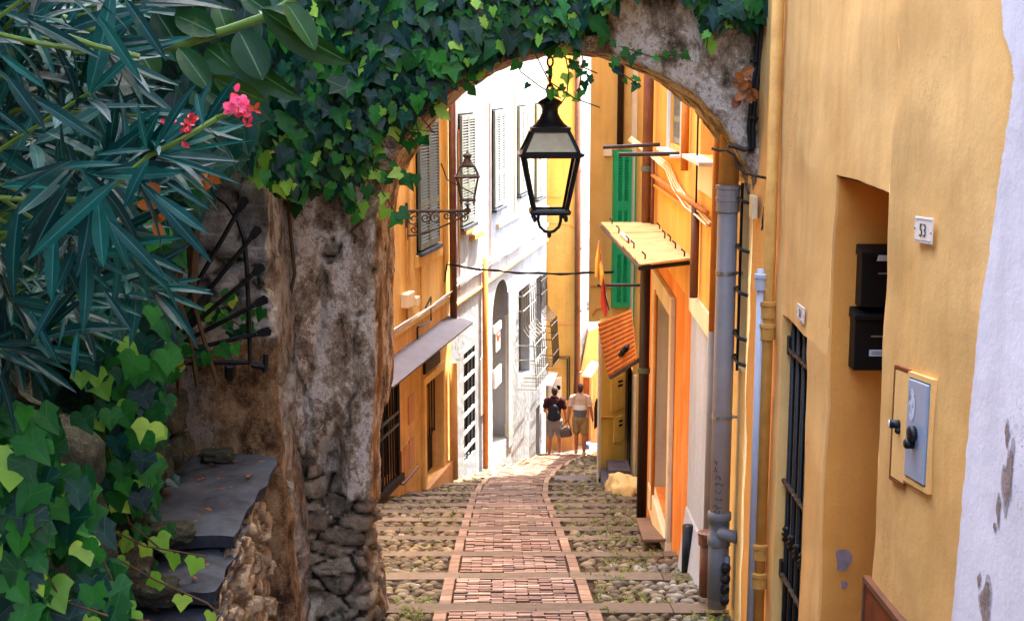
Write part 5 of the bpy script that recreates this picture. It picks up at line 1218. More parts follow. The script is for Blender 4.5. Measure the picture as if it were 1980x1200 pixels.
# ================================================================== IRON FAN GUARD
fg = thing('fan_guard', 'black iron fan guard with spear points on the wall beside the stair', 'fan guard', tuple(P(483, 700, 7.1)))
YF = 7.1; m = MB()
pts = [P(484, 702, YF), P(482, 620, YF), P(478, 520, YF), P(472, 460, YF), P(460, 425, YF), P(440, 395, YF), P(415, 375, YF), P(380, 362, YF)]; m.tube(pts, .014, 6); m.tube([P(484, 700, YF), P(250, 702, YF)], .014, 6); m.tube([P(445, 702, YF), P(445, 728, YF+.15)], .03, 6); m.build('frame', M['iron'], fg)
m = MB(); hub = P(300, 690, YF)
for (x, y) in ((474,385),(500,442),(507,515),(514,578),(521,640),(400,372),(350,400),(300,420)):
    e = P(x, y, YF-.03); d = (e-hub).normalized(); s0 = hub.lerp(e, .1); m.tube([s0, e-d*.07], .014, 6)
    w = Vector((d.z, 0, -d.x)); m.slab([e-d*.085-w*.008, e-d*.045-w*.022, e+d*.0-w*.024, e+d*.012, e+w*.024, e-d*.045+w*.022, e-d*.085+w*.008], (0,.014,0))
m.build('spikes', M['iron'], fg)
m = MB(); e = P(512, 708, 7.2); m.tube([e, e+Vector((-.07,0,.01))], .02, 6); m.tube([e+Vector((0,0,-.03)), e+Vector((.01,0,.07))], .018, 6); m.build('hinge_pin', M['iron'], fg)
# ================================================================== CABLES ON THE ARCH SHOULDER
m = MB()
for k, dx in enumerate((0, 7)):
    m.tube([P(px+dx, py, ARY-.06) for px, py in ((1472,-20),(1465,60),(1460,140),(1452,200),(1448,250),(1450,285),(1445,292))], .013+.004*k, 7)
for py in (118, 228): m.tube([P(1450, py, ARY-.085), P(1466, py+2, ARY-.085)], .012, 6)
tag(m.build('black_cable', M['iron'], smooth=True), 'black cable clipped down the right shoulder of the arch', 'cable')
m = MB()
m.tube([P(px, py, 8.0) for px, py in ((1376,287),(1390,291),(1405,290),(1420,300),(1424,320),(1440,335),(1470,342),(1486,345))], .009, 6); m.tube([P(px, py, 8.02) for px, py in ((1408,280),(1425,284),(1440,290),(1446,286))], .016, 8)
m.tube([P(px, py, 8.02) for px, py in ((1478,400),(1474,430),(1480,460),(1484,480))], .006, 5); m.tube([P(px, py, 8.02) for px, py in ((1484,395),(1478,420),(1472,445))], .005, 5)
tag(m.build('wire_tangle', M['irongrey']), 'tangle of thin wires tied under the right foot of the arch', 'wires')

# ================================================================== FOLIAGE
def T_ivy():
    h = [(0,.02),(.2,-.12),(.46,-.02),(.4,.2),(.56,.46),(.26,.52),(.13,.78),(0,1.0)]
    out = h+[(-x, y) for x, y in h[-2:0:-1]]; V = [(0,.42,-.02)]+[(x, y, .16*abs(x)-.18*max(0,y-.4)**2-.1*abs(x)*abs(x)) for x, y in out]
    n = len(out); return np.array(V), [(0, 1+i, 1+(i+1) % n) for i in range(n)]
def T_heart():
    h = [(0,.06),(.13,-.07),(.3,-.1),(.44,-.02),(.5,.14),(.57,.34),(.43,.42),(.33,.52),(.24,.68),(.12,.86),(0,1.02)]
    out = h+[(-x, y) for x, y in h[-2:0:-1]]; n = len(out); f = lambda x, y: (x, y, .28*abs(x)-.34*x*x-.16*max(0,y-.3)**2+.03*math.sin(9*y)*abs(x))
    V = [f(0,.36)]+[f(x*.5, .36+(y-.36)*.5) for x, y in out]+[f(x, y) for x, y in out]
    F = [(0, 1+i, 1+(i+1) % n) for i in range(n)]+[(1+i, 1+n+i, 1+n+(i+1) % n, 1+(i+1) % n) for i in range(n)]
    return np.array(V), F
def T_lance(w=.085, n=7, curve=.12):
    V = []; F = []
    for i in range(n+1):
        t = i/n; ww = w*(math.sin(math.pi*min(1, t*.93+.05))**.8) if 0 < i < n else .004; z = -curve*t*t
        V += [(-ww, t, z+ww*.35), (0, t, z), (ww, t, z+ww*.35)]
    for i in range(n):
        a = i*3; F += [(a, a+1, a+4, a+3), (a+1, a+2, a+5, a+4)]
    return np.array(V), F
def T_oval(w=.24, n=10, curve=.18):
    V = []; F = []
    for i in range(n+1):
        t = i/n; ww = w*(math.sin(math.pi*t)**.62) if 0 < i < n else .003; z = -curve*t*t
        V += [(-ww, t, z+ww*.3), (-ww*.5, t, z+ww*.1), (0, t, z-.01), (ww*.5, t, z+ww*.1), (ww, t, z+ww*.3)]
    for i in range(n):
        for k in range(4): a = i*5+k; F.append((a, a+1, a+6, a+5))
    return np.array(V), F
def T_ivy2(lo, tipw, base):
    h = [(0,.05),(.15,-.09),(.36,-.1),(lo*.8,.06),(lo,.34),(lo*.62,.42),(tipw+.1,.52),(tipw,.72),(tipw*.45,.9),(0,1.04)]
    out = h+[(-x, y) for x, y in h[-2:0:-1]]; n = len(out); f = lambda x, y: (x, y, .22*abs(x)-.3*x*x-.2*max(0,y-.35)**2)
    V = [f(0,.38)]+[f(x*.5, .38+(y-.38)*.5) for x, y in out]+[f(x, y) for x, y in out]
    return np.array(V), [(0, 1+i, 1+(i+1) % n) for i in range(n)]+[(1+i, 1+n+i, 1+n+(i+1) % n, 1+(i+1) % n) for i in range(n)]
class Leaves(MB):
    def __init__(s): super().__init__(); s.w = []
    def build(s, *k, **kw):
        o = super().build(*k, **kw)
        if len(s.w) == len(s.v): at = o.data.attributes.new('mid', 'FLOAT', 'POINT'); at.data.foreach_set('value', np.array(s.w, dtype=np.float32))
        return o
    def leaf(s, T, pos, tipdir, normal, size, wide=1.0, mat=0):
        y = Vector(tipdir).normalized(); z = Vector(normal); z = (z-y*z.dot(y)).normalized(); x = y.cross(z)
        Mx = np.array([x*(size*wide), y*size, z*size]); V = T[0] @ Mx+np.array(pos); s.cur = mat; s.add(V.tolist(), T[1]); s.w.extend(T[2] if len(T) > 2 else [0]*len(V))
def wt(T, kind):
    V = T[0]; w = []
    if kind == 'rib': w = [1.0 if abs(v[0]) < 1e-6 else 0.0 for v in V]
    else:
        n2 = len(V)-1; c = V[0]; ring = V[1:] if kind == 'fan' else V[1+n2//2:]
        r = [math.hypot(v[0]-c[0], v[1]-c[1]) for v in ring]; m = len(r); tip = [1.0 if r[i] > r[i-1] and r[i] >= r[(i+1) % m] and r[i] > .42 else 0.0 for i in range(m)]
        w = [1.0]+(tip if kind == 'fan' else tip+tip)
    return (T[0], T[1], w)
IVY, HEART, LANCE, OVAL = wt(T_ivy(), 'fan'), wt(T_heart(), 'ring'), wt(T_lance(), 'rib'), wt(T_oval(), 'rib')
IVIES = [wt(T_ivy2(*q, 0), 'ring') for q in ((.5,.2), (.6,.16), (.42,.26), (.36,.3), (.55,.22), (.46,.17))]
LANCES = [*[wt(T_lance(*q), 'rib') for q in ((.055,8,.05), (.062,8,.22), (.07,8,.45), (.06,8,-.12), (.05,8,.75))]]
def rv(a=1): return Vector((random.uniform(-a,a), random.uniform(-a,a), random.uniform(-a,a)))
IM = [M['ivyd'], M['ivym'], M['ivyl']]
def pick(w): return random.choices((0,1,2), w)[0]
# --- ivy over the arch
ivy = thing('arch_ivy', 'dense dark ivy climbing over the top and left shoulder of the arch', 'ivy', tuple(P(700, 360, 8.2)))
lv = Leaves(); stm = MB()
YLOW = [(380,250),(430,300),(520,345),(600,372),(660,372),(690,345),(712,295),(735,250),(785,222),(840,185),(870,145),(920,112),(980,85),(1030,72),(1060,66),(1095,70),(1120,74),(1145,45),(1190,-10),(1300,-60)]
cnt = 0
while cnt < 4700:
    px = random.uniform(360, 1190); yl = table(YLOW, px); py = random.uniform(-110, yl)
    nz = mnoise.noise(Vector((px*.012, py*.012, 4)))
    edge_d = yl-py
    if edge_d < 70 and random.random() > .45+edge_d/130: continue
    if nz < -.28 and random.random() < .35: continue
    cnt += 1
    dep = ARY-.06-random.random()**1.6*.28; pos = P(px, py, dep)
    small = random.random() < (.75 if edge_d < 110 or px > 860 else .35)
    sz = random.uniform(.045,.085) if small else random.uniform(.08,.16)
    w = (.15,.62,.23) if (small and nz > -.05) else (.45,.5,.05) if small else (.74,.26,.0)
    if px > 640 and py > 60 and small: w = (.15,.55,.30)
    td = Vector((random.uniform(-.7,.7), random.uniform(-.45,.1), -1+random.uniform(-.2,.5))); nn = Vector((random.uniform(-.5,.5), -1, random.uniform(.0,.75)))
    lv.leaf(random.choice(IVIES) if random.random() < .8 else IVY, pos, td, nn, sz*random.choice((.8,1,1,1.15)), random.uniform(.8,1.15), pick(w))
for k in range(820):   # ivy hanging in front of the block wall, left of the pillar
    px = random.uniform(385, 600); py = random.uniform(-110, table([(385,230),(430,290),(480,330),(540,372),(575,350),(600,300)], px))
    if py > 200 and random.random() < .4: continue
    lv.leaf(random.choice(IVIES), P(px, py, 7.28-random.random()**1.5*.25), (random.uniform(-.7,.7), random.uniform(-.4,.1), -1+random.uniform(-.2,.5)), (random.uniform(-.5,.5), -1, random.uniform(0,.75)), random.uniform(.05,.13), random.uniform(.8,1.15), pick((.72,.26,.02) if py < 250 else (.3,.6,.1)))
# trailing strands with leaves
def strand(pts, y, n, sz, w, jitter=.03, r=.004, T=IVY):
    Q = [P(px, py, y) for px, py in pts]; stm.tube(Q, r, 5)
    L_ = [0]
    for a, b in zip(Q, Q[1:]): L_.append(L_[-1]+(b-a).length)
    for k in range(n):
        d = L_[-1]*(k+.6*random.random()+.2)/n; i = max(j for j in range(len(L_)-1) if L_[j] <= d+1e-9); t_ = (d-L_[i])/max(1e-6, L_[i+1]-L_[i]); p = Q[i].lerp(Q[i+1], t_)+rv(jitter)
        lv.leaf(random.choice(IVIES) if T is IVY else T, p, (random.uniform(-.8,.8), random.uniform(-.4,.2), -1+random.uniform(-.2,.9)), (random.uniform(-.6,.6), -1, random.uniform(-.2,.7)), random.uniform(*sz), random.uniform(.85,1.1), pick(w))
S1 = (.05,.6,.35); S2 = (.25,.65,.1)
for a in (([(1090,96),(1100,140),(1096,185),(1080,206)], 4), ([(1030,95),(1062,158),(1110,190),(1160,208)], 3), ([(1072,98),(1112,124),(1155,142)], 4), ([(985,100),(1008,140),(1045,168),(1085,190)], 3), ([(760,225),(770,262),(806,275)], 6), ([(690,300),(740,330),(808,338)], 7), ([(735,365),(758,400),(780,432)], 4), ([(850,185),(852,215)], 4), ([(1180,95),(1192,135),(1240,168)], 6), ([(715,240),(742,300),(806,352)], 6), ([(1200,90),(1260,110),(1330,104)], 7), ([(900,135),(906,160)], 2), ([(925,112),(932,140)], 3), ([(640,340),(690,395),(700,420)], 7), ([(520,330),(560,360),(585,400)], 6), ([(800,225),(812,262),(826,272)], 6), ([(1120,80),(1128,120),(1118,180)], 6), ([(720,260),(700,330),(725,370)], 9), ([(1440,0),(1420,30),(1400,40)], 7), ([(1360,-10),(1372,40),(1366,95)], 6), ([(1500,-10),(1470,10),(1440,30)], 8), ([(1140,40),(1170,70),(1180,80)], 6), ([(1330,-15),(1350,10),(1358,30)], 7)):
    strand(a[0], 8.15, a[1], (.045,.08) if 960 < a[0][0][0] < 1340 else (.06,.105), S1 if a[0][0][0] < 1180 else S2)
for k in range(240):   # leaves spilling over the right shoulder of the arch top
    px = random.uniform(1150, 1510); yl = table([(1150,-15),(1250,-45),(1340,-20),(1370,35),(1420,45),(1460,30),(1515,20)], px); py = random.uniform(-120, yl)
    lv.leaf(random.choice(IVIES), P(px, py, ARY-.05-random.random()*.2), (random.uniform(-.7,.7), -.2, -1), (random.uniform(-.5,.5), -1, .4), random.uniform(.08,.15), 1, pick((.7,.3,0)))
for k in range(12):   # bare twigs
    a = P(random.uniform(640,860), random.uniform(180,360), 8.1); stm.tube([a, a+rv(.08)+Vector((.05,0,-.05)), a+rv(.1)+Vector((.14,0,-.12))], .004, 4)
for (a, b) in (((560,-80),(620,380)), ((640,-80),(690,400)), ((520,-50),(560,420)), ((760,-60),(720,320)), ((900,-80),(840,190)), ((1010,-80),(960,100)), ((560,380),(556,900)), ((690,390),(692,470)), ((700,330),(760,338))):
    q = [P(lerp(a[0],b[0],t_)+random.uniform(-12,12), lerp(a[1],b[1],t_), ARY-.06) for t_ in [i/7 for i in range(8)]]; stm.tube(q, .012, 6)
lv.build('leaves', IM, ivy, smooth=True); stm.build('stems', M['stem'], ivy)
# dry orange leaves on the shoulder
lv = Leaves()
for k in range(16): lv.leaf(OVAL, P(1445+random.uniform(-16,14), 165+random.uniform(-25,20), 8.1)+rv(.02), (random.uniform(-1,1), -.3, random.uniform(-1,.4)), (random.uniform(-.8,.8), -1, random.uniform(-.5,.8)), random.uniform(.05,.085), 1.5)
tag(lv.build('dry_leaves', M['dryleaf']), 'cluster of dry orange leaves caught on the right shoulder of the arch', 'dry leaves')

# --- dark background creeper on the boundary wall and pillar wall
cr = thing('wall_creeper', 'dark shaded creeper covering the wall behind the oleander', 'creeper', tuple(P(200, 700, 6.5)))
lv = Leaves(); stm = MB()
for k in range(3000):
    px = random.uniform(-80, 470); py = random.uniform(-120, 760)
    if px > table([(0,470),(280,470),(330,400),(420,330),(560,300),(760,300)], py): continue
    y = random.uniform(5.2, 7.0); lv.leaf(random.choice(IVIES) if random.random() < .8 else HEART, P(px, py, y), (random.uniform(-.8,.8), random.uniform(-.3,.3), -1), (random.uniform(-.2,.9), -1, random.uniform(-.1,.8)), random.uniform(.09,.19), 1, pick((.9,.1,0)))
for k in range(14): a = P(random.uniform(0,440), -60, 6.6); b = P(random.uniform(0,440), 740, 6.9); stm.tube([a.lerp(b, i/6)+rv(.06) for i in range(7)], .012, 5)
for (a, b, c_) in (((388,340),(380,430),(370,560)), ((350,380),(345,500),(330,640))): stm.tube([P(*a, 6.8), P(*b, 6.8), P(*c_, 6.8)], .025, 6)
lv.build('leaves', IM, cr); stm.build('stems', M['stem'], cr)
# --- ivy hanging down the near garden wall (large leaves)
gi = thing('garden_ivy', 'large leaved green ivy hanging over the garden wall in the lower left corner', 'ivy', tuple(P(120, 1190, 4.2)))
lv = Leaves(); stm = MB()
cnt = 0
while cnt < 430:
    px = random.uniform(-60, 215); py = random.uniform(770, 1240)
    if px > table([(770,150),(860,190),(950,215),(1050,235),(1150,225),(1250,270)], py): continue
    if mnoise.noise(Vector((px*.011, py*.009, 8))) < -.12: continue
    if ((85 < px < 205 and py < 865) or (158 < px < 222 and 850 < py < 1090)) and random.random() < .88: continue
    cnt += 1; y = 4.22-random.random()*.3-(.25 if px < 80 else 0); b = 1 if random.random() < .6 else 0
    lv.leaf(random.choice((HEART, IVIES[0], IVIES[2])), P(px, py, y), (random.uniform(-.6,.8), -.3, -1+random.uniform(0,.5)), (random.uniform(-.3,.6), -1, random.uniform(.1,.9)), random.uniform(.06,.13), random.uniform(.9,1.15), pick((.26,.66,.08)))
cnt = 0
while cnt < 260:
    px = random.uniform(120, 330); py = random.uniform(560, 960)
    x0 = table([(560,120),(700,130),(760,190),(960,215)], py); x1 = table([(560,290),(640,330),(760,320),(850,310),(960,280)], py)
    if not x0 < px < x1: continue
    cnt += 1; y = lerp(5.0, 5.9, random.random()); lv.leaf(HEART, P(px, py, y), (random.uniform(-.5,.6), -.2, -1), (random.uniform(-.2,.6), -1, random.uniform(.1,.8)), random.uniform(.07,.115), 1.05, pick((.35,.55,.1)))
for pts, n_, y_, sz, w_ in (([(230,700),(300,730),(385,690),(470,655)], 8, 6.6, (.07,.1), S1), ([(250,640),(330,660),(420,680)], 8, 6.7, (.07,.1), S1), ([(180,760),(250,1010),(310,1060)], 5, 5.2, (.07,.1), S1), ([(210,1070),(300,1120),(400,1165),(425,1185)], 4, 4.9, (.05,.08), (0,.2,.8)), ([(230,1030),(280,1055),(400,1075)], 4, 5.0, (.05,.08), (0,.2,.8)), ([(120,1000),(190,1060),(225,1140)], 5, 4.0, (.07,.1), (0,.3,.7)), ([(60,1060),(120,1160),(210,1190)], 5, 3.9, (.08,.12), (.1,.7,.2)), ([(440,560),(480,610),(515,600)], 5, 7.2, (.06,.09), S1), ([(340,590),(420,600),(480,640)], 12, 7.2, (.07,.1), (.2,.7,.1)), ([(150,1180),(240,1195),(290,1200)], 5, 4.1, (.08,.11), (.1,.7,.2))):
    strand(pts, y_, n_, sz, w_, .03, .004, HEART)
lv.build('leaves', IM, gi, smooth=True); stm.build('stems', M['stem'], gi)
# small growth between the boulders and the steps
lv = Leaves(); stm = MB()
for k in range(70): px = random.uniform(215, 330); py = random.uniform(880, 1180); lv.leaf(HEART, P(px, py, random.uniform(5.4,6.2)), (random.uniform(-.8,.8), -.4, -.6), (random.uniform(-.3,.5), -1, .9), random.uniform(.04,.08), 1, pick((.4,.5,.1)))
ss = thing('small_creeper', 'small leaved creeper growing between the boulders beside the slate steps', 'creeper', tuple(P(270, 1100, 5.9))); lv.build('leaves', IM, ss)
# --- litter on the slate steps
lv = Leaves()
for k in range(46):
    x = random.uniform(-1.85,-1.36); y = random.uniform(5.3,7.3); z = -2.1 if y > 6.06 else -2.21 if y > 5.68 else -2.34
    lv.leaf(OVAL, (x, y, z+.015), (random.uniform(-1,1), random.uniform(-1,1), .1), (random.uniform(-.3,.3), random.uniform(-.3,.3), 1), random.uniform(.02,.05), 1.1)
tag(lv.build('leaf_litter', M['dryleaf']), 'dry brown leaves scattered on the slate steps', 'leaf litter', kind='stuff')
# --- oleander
ol = thing('oleander', 'oleander shrub with long narrow blue green leaves and a pink flower', 'shrub', (-2.0, 3.4, -1.25))
lv = Leaves(); stm = MB()
def whorl(tip, d, n, size, spread=(.5,1.2), back=.22):
    d = Vector(d).normalized(); a = d.orthogonal().normalized(); b = d.cross(a)
    for k in range(n):
        f = random.random()**1.5; th = k*2.4+random.uniform(-.4,.4); sp = lerp(spread[0], spread[1], f)
        td = d*math.cos(sp)+(a*math.cos(th)+b*math.sin(th))*math.sin(sp); td.z -= .22*f
        lv.leaf(random.choice(LANCES), tip-d*back*f, td, d+Vector((0,-.4,.9)), size*random.uniform(.75,1.15), random.uniform(1.0,1.4))
XL = [(-80,260),(0,300),(100,300),(200,300),(300,330),(380,300),(480,260),(600,230),(680,120),(720,20)]
for k in range(64):
    py = random.uniform(-90, 690); px = random.uniform(-90, table(XL, py)-20); y = random.uniform(2.9, 4.3)
    tip = P(px, py, y); root = Vector((-2.2+random.uniform(-.3,.3), y+.5, min(-.9, tip.z-.4))) if py > 250 else Vector((-2.3, y+.4, tip.z-.5))
    d = Vector((random.uniform(.3,1.0), random.uniform(-.9,.0), random.uniform(-.55,.6))).normalized()
    stm.tube([root, tip-d*.3+Vector((-.1,.05,.0)), tip], [.009,.006,.004], 5); whorl(tip, d, random.randint(11, 16), random.uniform(.15,.22), back=.28)
for (px, py, y, d, n_, sz) in ((292,300,2.9,(.9,-.2,.35),24,.19), (200,345,2.8,(.5,-.4,-.1),12,.2), (420,232,2.92,(.9,-.1,.35),10,.12), (300,560,3.6,(.8,-.3,-.2),20,.17), (250,480,3.3,(.7,-.4,-.3),16,.18)):
    whorl(P(px, py, y), d, n_, sz, (.45,1.35), .16)
def leafpx(T, base, tip, y0, y1, wpx, nrm, mat=0):
    a, b = P(*base, y0), P(*tip, y1); ln = (b-a).length; w = .95*wpx/FPX*y0/ln/(2*abs(T[0][:,0]).max()); lv.leaf(T, a, b-a, nrm, ln, w, mat)
for base, tip, w in (((228,348),(48,500),34), ((268,348),(408,495),27), ((190,385),(198,515),34), ((105,450),(97,582),32), ((40,390),(4,570),36), ((235,318),(118,312),15), ((0,105),(78,160),17), ((-10,210),(50,254),16), ((15,150),(82,236),30), ((65,190),(180,257),24), ((50,35),(192,108),22), ((190,30),(266,148),24), ((240,-5),(316,106),24), ((300,300),(458,338),12), ((315,300),(492,266),9), ((288,308),(231,393),26), ((130,365),(45,498),36), ((210,425),(315,530),26), ((300,375),(402,450),24), ((290,290),(185,290),12), ((300,290),(330,215),16), ((285,290),(262,210),14), ((308,275),(360,165),20), ((380,180),(392,240),16), ((320,350),(402,398),14), ((0,360),(80,352),16), ((140,310),(10,370),15), ((150,640),(140,730),16), ((60,600),(110,700),14), ((200,560),(255,640),16), ((120,560),(60,660),18)):
    y = random.uniform(2.55, 2.75); leafpx(random.choice(LANCES[:2]), base, tip, y, y-.04, w, (random.uniform(-.2,.2), -1, .6))
for a, b in (((180,385),(290,300)), ((290,300),(420,228)), ((420,228),(462,205)), ((-40,380),(180,385)), ((-30,60),(180,100)), ((100,60),(270,110))): stm.tube([P(*a, 2.85), P((a[0]+b[0])/2, (a[1]+b[1])/2+4, 2.83), P(*b, 2.85)], .006, 6)
lv.build('leaves', M['olean'], ol); stm.build('stems', M['gstem'], ol)
fl = Leaves(); c = P(466, 214, 2.8)
for k in range(44):
    px, py = random.gauss(462, 8), random.gauss(207, 11); fl.leaf(OVAL, P(px, py, 2.8+random.uniform(-.02,.02)), (random.uniform(-1,1), random.uniform(-.6,.1), random.uniform(-.5,1)), (random.uniform(-.5,.5), -1, random.uniform(-.2,.6)), random.uniform(.014,.024), 1.6, 0)
for k in range(12): px, py = random.uniform(455, 494), random.uniform(205, 245); fl.leaf(OVAL, P(px, py, 2.78), (random.uniform(-.2,1), -.2, random.uniform(-.6,.9)), (0,-1,.3), random.uniform(.014,.02), 1.0, 1)
fl2 = Leaves()
for (px, py) in ((362,240),(370,232),(356,245),(328,243),(352,274),(366,246)):
    for q in range(4): fl2.leaf(OVAL, P(px+random.uniform(-5,5), py+random.uniform(-6,6), 2.82), rv(), (0,-1,.4), .018, 1.1, 1)
fl2.build('flower_bud', [M['petal'], M['bud']], ol); fl.build('flower', [M['petal'], M['bud']], ol)
for (px, py, n_) in ((388,345,14), (303,428,8), (305,395,4)):
    df_ = Leaves()
    for q in range(n_): df_.leaf(OVAL, P(px+random.uniform(-18,18), py+random.uniform(-22,22), 3.4), rv(), rv()+Vector((0,-1,0)), random.uniform(.025,.045), 1.4)
    df_.build('withered_flower', M['dryleaf'], ol)
# --- rubber plant branch
rp_ = thing('rubber_plant', 'rubber plant branch with broad glossy leaves reaching in from the upper left', 'plant', tuple(P(250, 95, 3.7)))
lv = Leaves(); stm = MB()
stm.tube([P(px, py, 3.6) for px, py in ((120,40),(262,92),(350,86),(440,58),(520,30),(556,8),(580,-12),(600,-40))], [.018,.016,.014,.012,.012,.011,.01,.009], 8)
for base, tip, w, nz_, y0 in (((505,18),(660,133),66,(-.5,-1,-.3),3.45), ((552,4),(614,86),52,(.8,-1,.0),3.4), ((462,60),(508,146),74,(.2,-1,.5),3.4), ((425,85),(568,200),56,(-.4,-1,-.2),3.5), ((345,92),(406,166),52,(.2,-1,.6),3.45), ((412,150),(508,200),46,(-.2,-1,-.1),3.55), ((400,92),(452,135),66,(0,-1,.2),3.6), ((340,30),(412,58),60,(0,-1,.5),3.6), ((378,-10),(358,84),62,(.2,-1,.2),3.65), ((265,92),(300,146),60,(.1,-1,.6),3.5), ((276,90),(245,62),40,(0,-.5,1),3.45), ((395,172),(452,206),40,(0,-1,.4),3.6), ((420,8),(440,60),44,(.3,-1,.2),3.7), ((300,20),(345,88),60,(.1,-1,.3),3.75), ((470,-10),(520,20),50,(0,-1,.4),3.7), ((200,60),(215,120),50,(.2,-1,.5),3.6), ((500,20),(600,40),60,(.1,-.6,1),3.5)):
    leafpx(OVAL, base, tip, y0, y0-.05, w, nz_)
lv.build('leaves', M['rub'], rp_, smooth=True); stm.build('branch', M['gstem'], rp_, smooth=True)

# ================================================================== PEOPLE
M['skin'] = simple('tanned_skin', '#a4663e', .6, .3, 0, .06, 6, .05)
M['hair'] = simple('brown_hair', '#2a1a12', .7, .3, 0, .2, 40, .5)
M['hairl'] = simple('auburn_hair', '#4a2414', .7, .3, 0, .2, 40, .5)
M['maroon'] = simple('dark_maroon_cotton', '#33161c', .9, .1, 0, .1, 9, .2)
M['navy'] = simple('navy_nylon', '#10131f', .7, .3, 0, .1, 9, .3)
M['lgrey'] = simple('light_grey_cotton', '#847c7a', .9, .1, 0, .1, 9, .2)
M['khaki'] = simple('khaki_cotton', '#94784e', .9, .1, 0, .1, 9, .2)
M['shoe'] = simple('white_shoe', '#d6d0cc', .6, .3, 0, .1, 9, .1); M['shoe2'] = simple('grey_shoe', '#b8a89c', .6, .3, 0, .2, 20, .1)
def shirtmat():
    t = NT('banded_tshirt'); sp_ = t.n.new('ShaderNodeSeparateXYZ'); t.link(t.tc.outputs['Object'], sp_.inputs[0])
    x = t.n.new('ShaderNodeValToRGB'); x.color_ramp.interpolation = 'CONSTANT'; t.link(t.math('MULTIPLY', sp_.outputs[2], .5), x.inputs[0]); e = x.color_ramp.elements; e.new(.5)
    for i, (p, c) in enumerate(((0, '#5c5a5c'), (.553, '#d4d0cc'), (.613, '#b89c88'))): e[i].position = p; e[i].color = lin(c)
    t.bump(t.noise(18, 4), .3, .02); return t.fin(x.outputs[0], .9, .1)
M['banded'] = shirtmat()
def remesh(name, caps, mat, parent, vox=.011, sm=5, fold=0):
    """capsules/ellipsoids fused into one continuous smooth surface"""
    mb = MB()
    for c in caps:
        if len(c) == 2: mb.ell(c[0], c[1], 16, 12)
        else:
            a, ra, b, rb = Vector(c[0]), c[1], Vector(c[2]), c[3]; n = 8
            sq = c[4] if len(c) > 4 else None
            mb.tube([a-(b-a).normalized()*ra*.7]+[a.lerp(b, i/n) for i in range(n+1)]+[b+(b-a).normalized()*rb*.7], [ra*.6]+[lerp(ra, rb, i/n) for i in range(n+1)]+[rb*.6], 14)
            if sq:
                k = 14*(n+3)
                for i in range(len(mb.v)-k, len(mb.v)): v = mb.v[i]; cy = a.y+(b.y-a.y)*((v[2]-a.z)/(b.z-a.z) if abs(b.z-a.z) > 1e-6 else 0); mb.v[i] = (v[0], cy+(v[1]-cy)*sq, v[2])
    o = mb.build(name, mat, parent, local=True, smooth=True)
    md = o.modifiers.new('r', 'REMESH'); md.mode = 'VOXEL'; md.voxel_size = vox; md.use_smooth_shade = True
    s2 = o.modifiers.new('s', 'SMOOTH'); s2.iterations = sm; s2.factor = .5
    dg = bpy.context.evaluated_depsgraph_get(); me = bpy.data.meshes.new_from_object(o.evaluated_get(dg)); o.modifiers.clear(); o.data = me; me.name = name
    if fold:
        for v in me.vertices:
            q = v.co; k = mnoise.noise(Vector((q.x*14, q.y*14, q.z*7)))+.6*mnoise.noise(Vector((q.x*20+q.z*25, q.y*20, q.z*9))); v.co = q+v.normal*k*fold
        me.update()
    return o
